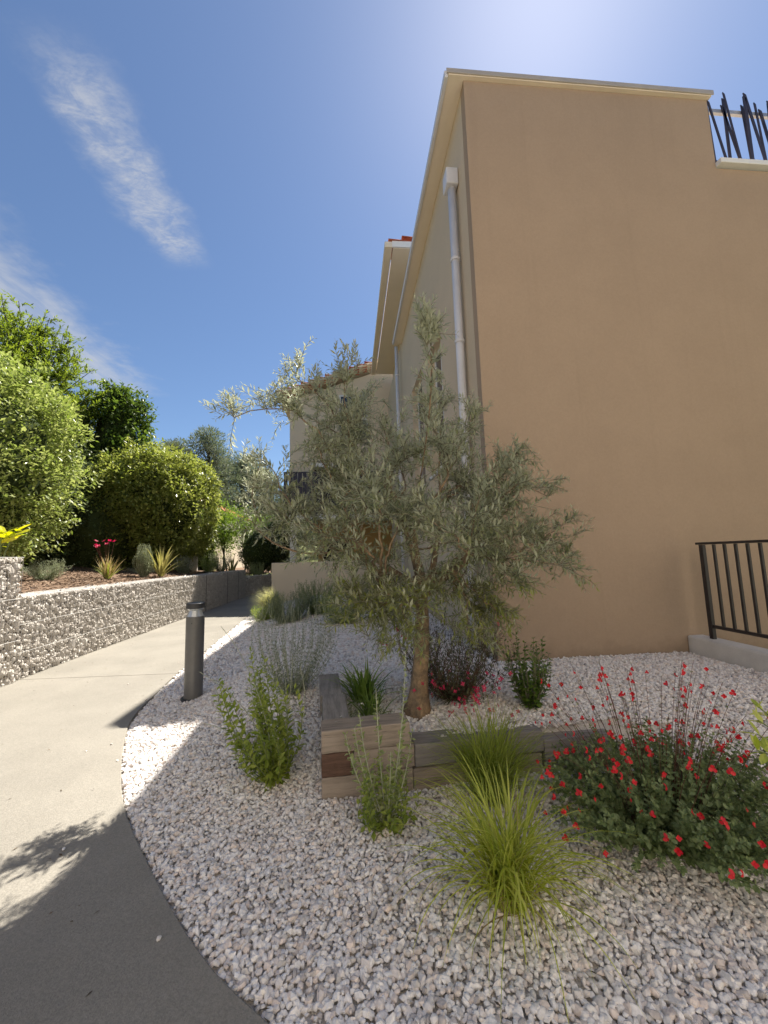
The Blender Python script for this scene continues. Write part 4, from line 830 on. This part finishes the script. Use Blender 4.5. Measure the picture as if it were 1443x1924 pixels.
# small airy trees and shrubs at the far end of the bed
for (x_, y_, h_, r_, m, lab) in [(-5.6, 17.5, 3.3, .85, 'light_tree', 'young staked tree with airy light green crown'), (-6.0, 22.5, 3.6, 1.4, 'light_tree', 'wide light green tree beyond the staked tree'), (-4.6, 23.5, 3.5, 1.3, 'light_tree', 'light green tree closest to the slatted balcony'), (-8.6, 24, 4.0, 1.5, 'light_tree', 'light green tree in front of the pale house')]:
    tt = thing('young_tree', lab, 'tree', (x_, y_, .75)); Acc().tube([(0, 0, -.1), (.03, 0, h_ * .4), (0, 0, h_ * .8)], [.04, .035, .02], 7).build('trunk', 'bark_dark', tt); a, b = Acc(), Acc()
    for k in range(60):
        q = sph(1)[0]; c = np.array([0, 0, h_ * .68]) + q * np.array([r_, r_, h_ * .36]) * rng.uniform(.45, 1); b.tube([(0, 0, h_ * .45), c * np.array([.6, .6, .95]), c], [.012, .008, .004], 4, False)
        n_ = 90; w_ = c + rng.normal(size=(n_, 3)) * np.array([.22, .22, .2]); ls = rng.uniform(.07, .12, n_); put_leaves(a, LEAF2, w_, rng.normal(size=(n_, 3)) + np.array([0, 0, -.5]), ls, ls * .4)
    b.build('branch', 'bark_dark', tt, kind='stuff'); a.build('crown', m, tt, kind='stuff')
tag(Acc().tube([(-5.3, 17.3, .7), (-5.75, 17.45, 2.6)], .03, 8).build('tree_stake', 'bark_dark'), 'leaning dark wooden stake supporting the young tree', 'stake')
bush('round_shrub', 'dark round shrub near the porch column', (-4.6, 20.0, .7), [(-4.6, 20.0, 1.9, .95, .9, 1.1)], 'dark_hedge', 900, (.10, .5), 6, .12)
bush('round_shrub', 'lighter grey green shrub behind the dark round shrub', (-4.2, 21.5, .7), [(-4.2, 21.4, 2.3, 1.1, .9, 1.3)], 'sage', 900, (.12, .35), 6, .14)
bush('climbing_shrub', 'pale leafy shrub growing against the sandy boundary wall', (-6.5, 17.8, .8), [(-6.6, 17.8, 1.75, .55, .5, .95)], 'pale_hedge', 500, (.09, .45), 6, .16)
# front row plants on the bed
def bp(x, y): return (x, y, float(bedz(np.array(x), np.array(y))))
t_ = thing('phormium', 'spiky yellow striped phormium near the rounded hedge', 'plant', bp(-5.25, 11.2)); clump(t_, 'leaf', 'phormium', 34, (.7, 1.15), (.03, .05), (.35, .2), (.1, .8), .08, 34)
t_ = thing('phormium', 'small spiky phormium at the far bend of the stone wall', 'plant', (-4.85, 16.2, .95)); clump(t_, 'leaf', 'phormium', 24, (.6, 1.0), (.03, .05), (.35, .2), (.1, .8), .08, 24)
t_ = thing('kangaroo_paw', 'bronze tufted plant with dark red flower spikes on mulch', 'plant', bp(-5.7, 9.6)); clump(t_, 'leaf', 'straw', 70, (.45, .75), (.012, .022), (.35, .2), (.1, .7), .06, 70); clump(t_, 'leaf', 'green_shrub', 40, (.35, .6), (.012, .022), (.5, .25), (.1, .8), .06, 40)
for k in range(9):
    a_ = rng.random() * 6.28; e = np.array([.25 * math.cos(a_), .25 * math.sin(a_), rng.uniform(.75, .95)]); Acc().tube(bez((0, 0, 0), e, (0, 0, .05), 6), .004, 4, False).build('flower_stem', 'twig_red', t_); o = link('flower', PETAL, t_, loc=e, rot=(.5, .3, k)); o.scale = (2.6, 2.6, 3)
for (x_, y_, h_, sp_, m, lab) in [(-6.3, 8.6, .42, .28, 'sage', 'small silver cushion plant below the dark hedge'), (-5.55, 10.9, .85, .16, 'sage', 'upright pale spire plant beside the spiky phormium'), (-5.3, 12.8, .55, .4, 'perovskia', 'grey green low shrub right of the phormium'), (-5.2, 14.6, .7, .4, 'light_tree', 'yellow green tuft at the foot of the concrete panel'), (-5.1, 15.6, .75, .45, 'sage', 'soft pale tuft near the far bend'), (-4.4, 18.6, .65, .4, 'silver_shrub', 'silvery shrub above the shaded stone wall'), (-3.6, 20.4, .7, .5, 'light_tree', 'light green tuft above the shaded stone wall'), (-6.9, 9.3, .22, .6, 'perovskia', 'flat grey groundcover at the dark hedge foot'), (-6.2, 12.1, .2, .6, 'sage', 'flat pale groundcover under the rounded hedge')]:
    t_ = thing('bedding_plant', lab, 'plant', bp(x_, y_) if y_ < 17 else (x_, y_, .75)); stem_plant(t_, fan(70, h_, sp_, bend=.08, base=.08), 'stem_silver', m, (.06, .3), 3, LEAF2, r=.003)
# broad yellow green leaves over the tall basket
t_ = thing('loquat_shrub', 'shrub with large yellow green leaves above the tall basket', 'shrub', (-4.60, 5.45, 1.35)); P_, D_ = [], []; a = Acc()
for k in range(5):
    pts = bez((0, 0, 0), (-.22 + .10 * k, rng.normal() * .1 + .05, .50 + .18 * rng.random()), (0, 0, .1), 6); a.tube(pts, .008, 6, False)
    for j in range(9): P_.append(pts[-1] - (pts[-1] - pts[-3]) * rng.random()); D_.append(unit(np.array([rng.normal(), rng.normal(), rng.normal() * .5 + .1])))
a.build('stem', 'stem_green', t_); single_leaves(t_, LEAF_R, 'yellow_leaf2', 'leaf', np.array(P_), np.array(D_), rng.uniform(.18, .30, len(P_)), rng.uniform(.06, .10, len(P_)), np.array([0, 0, 1.]))
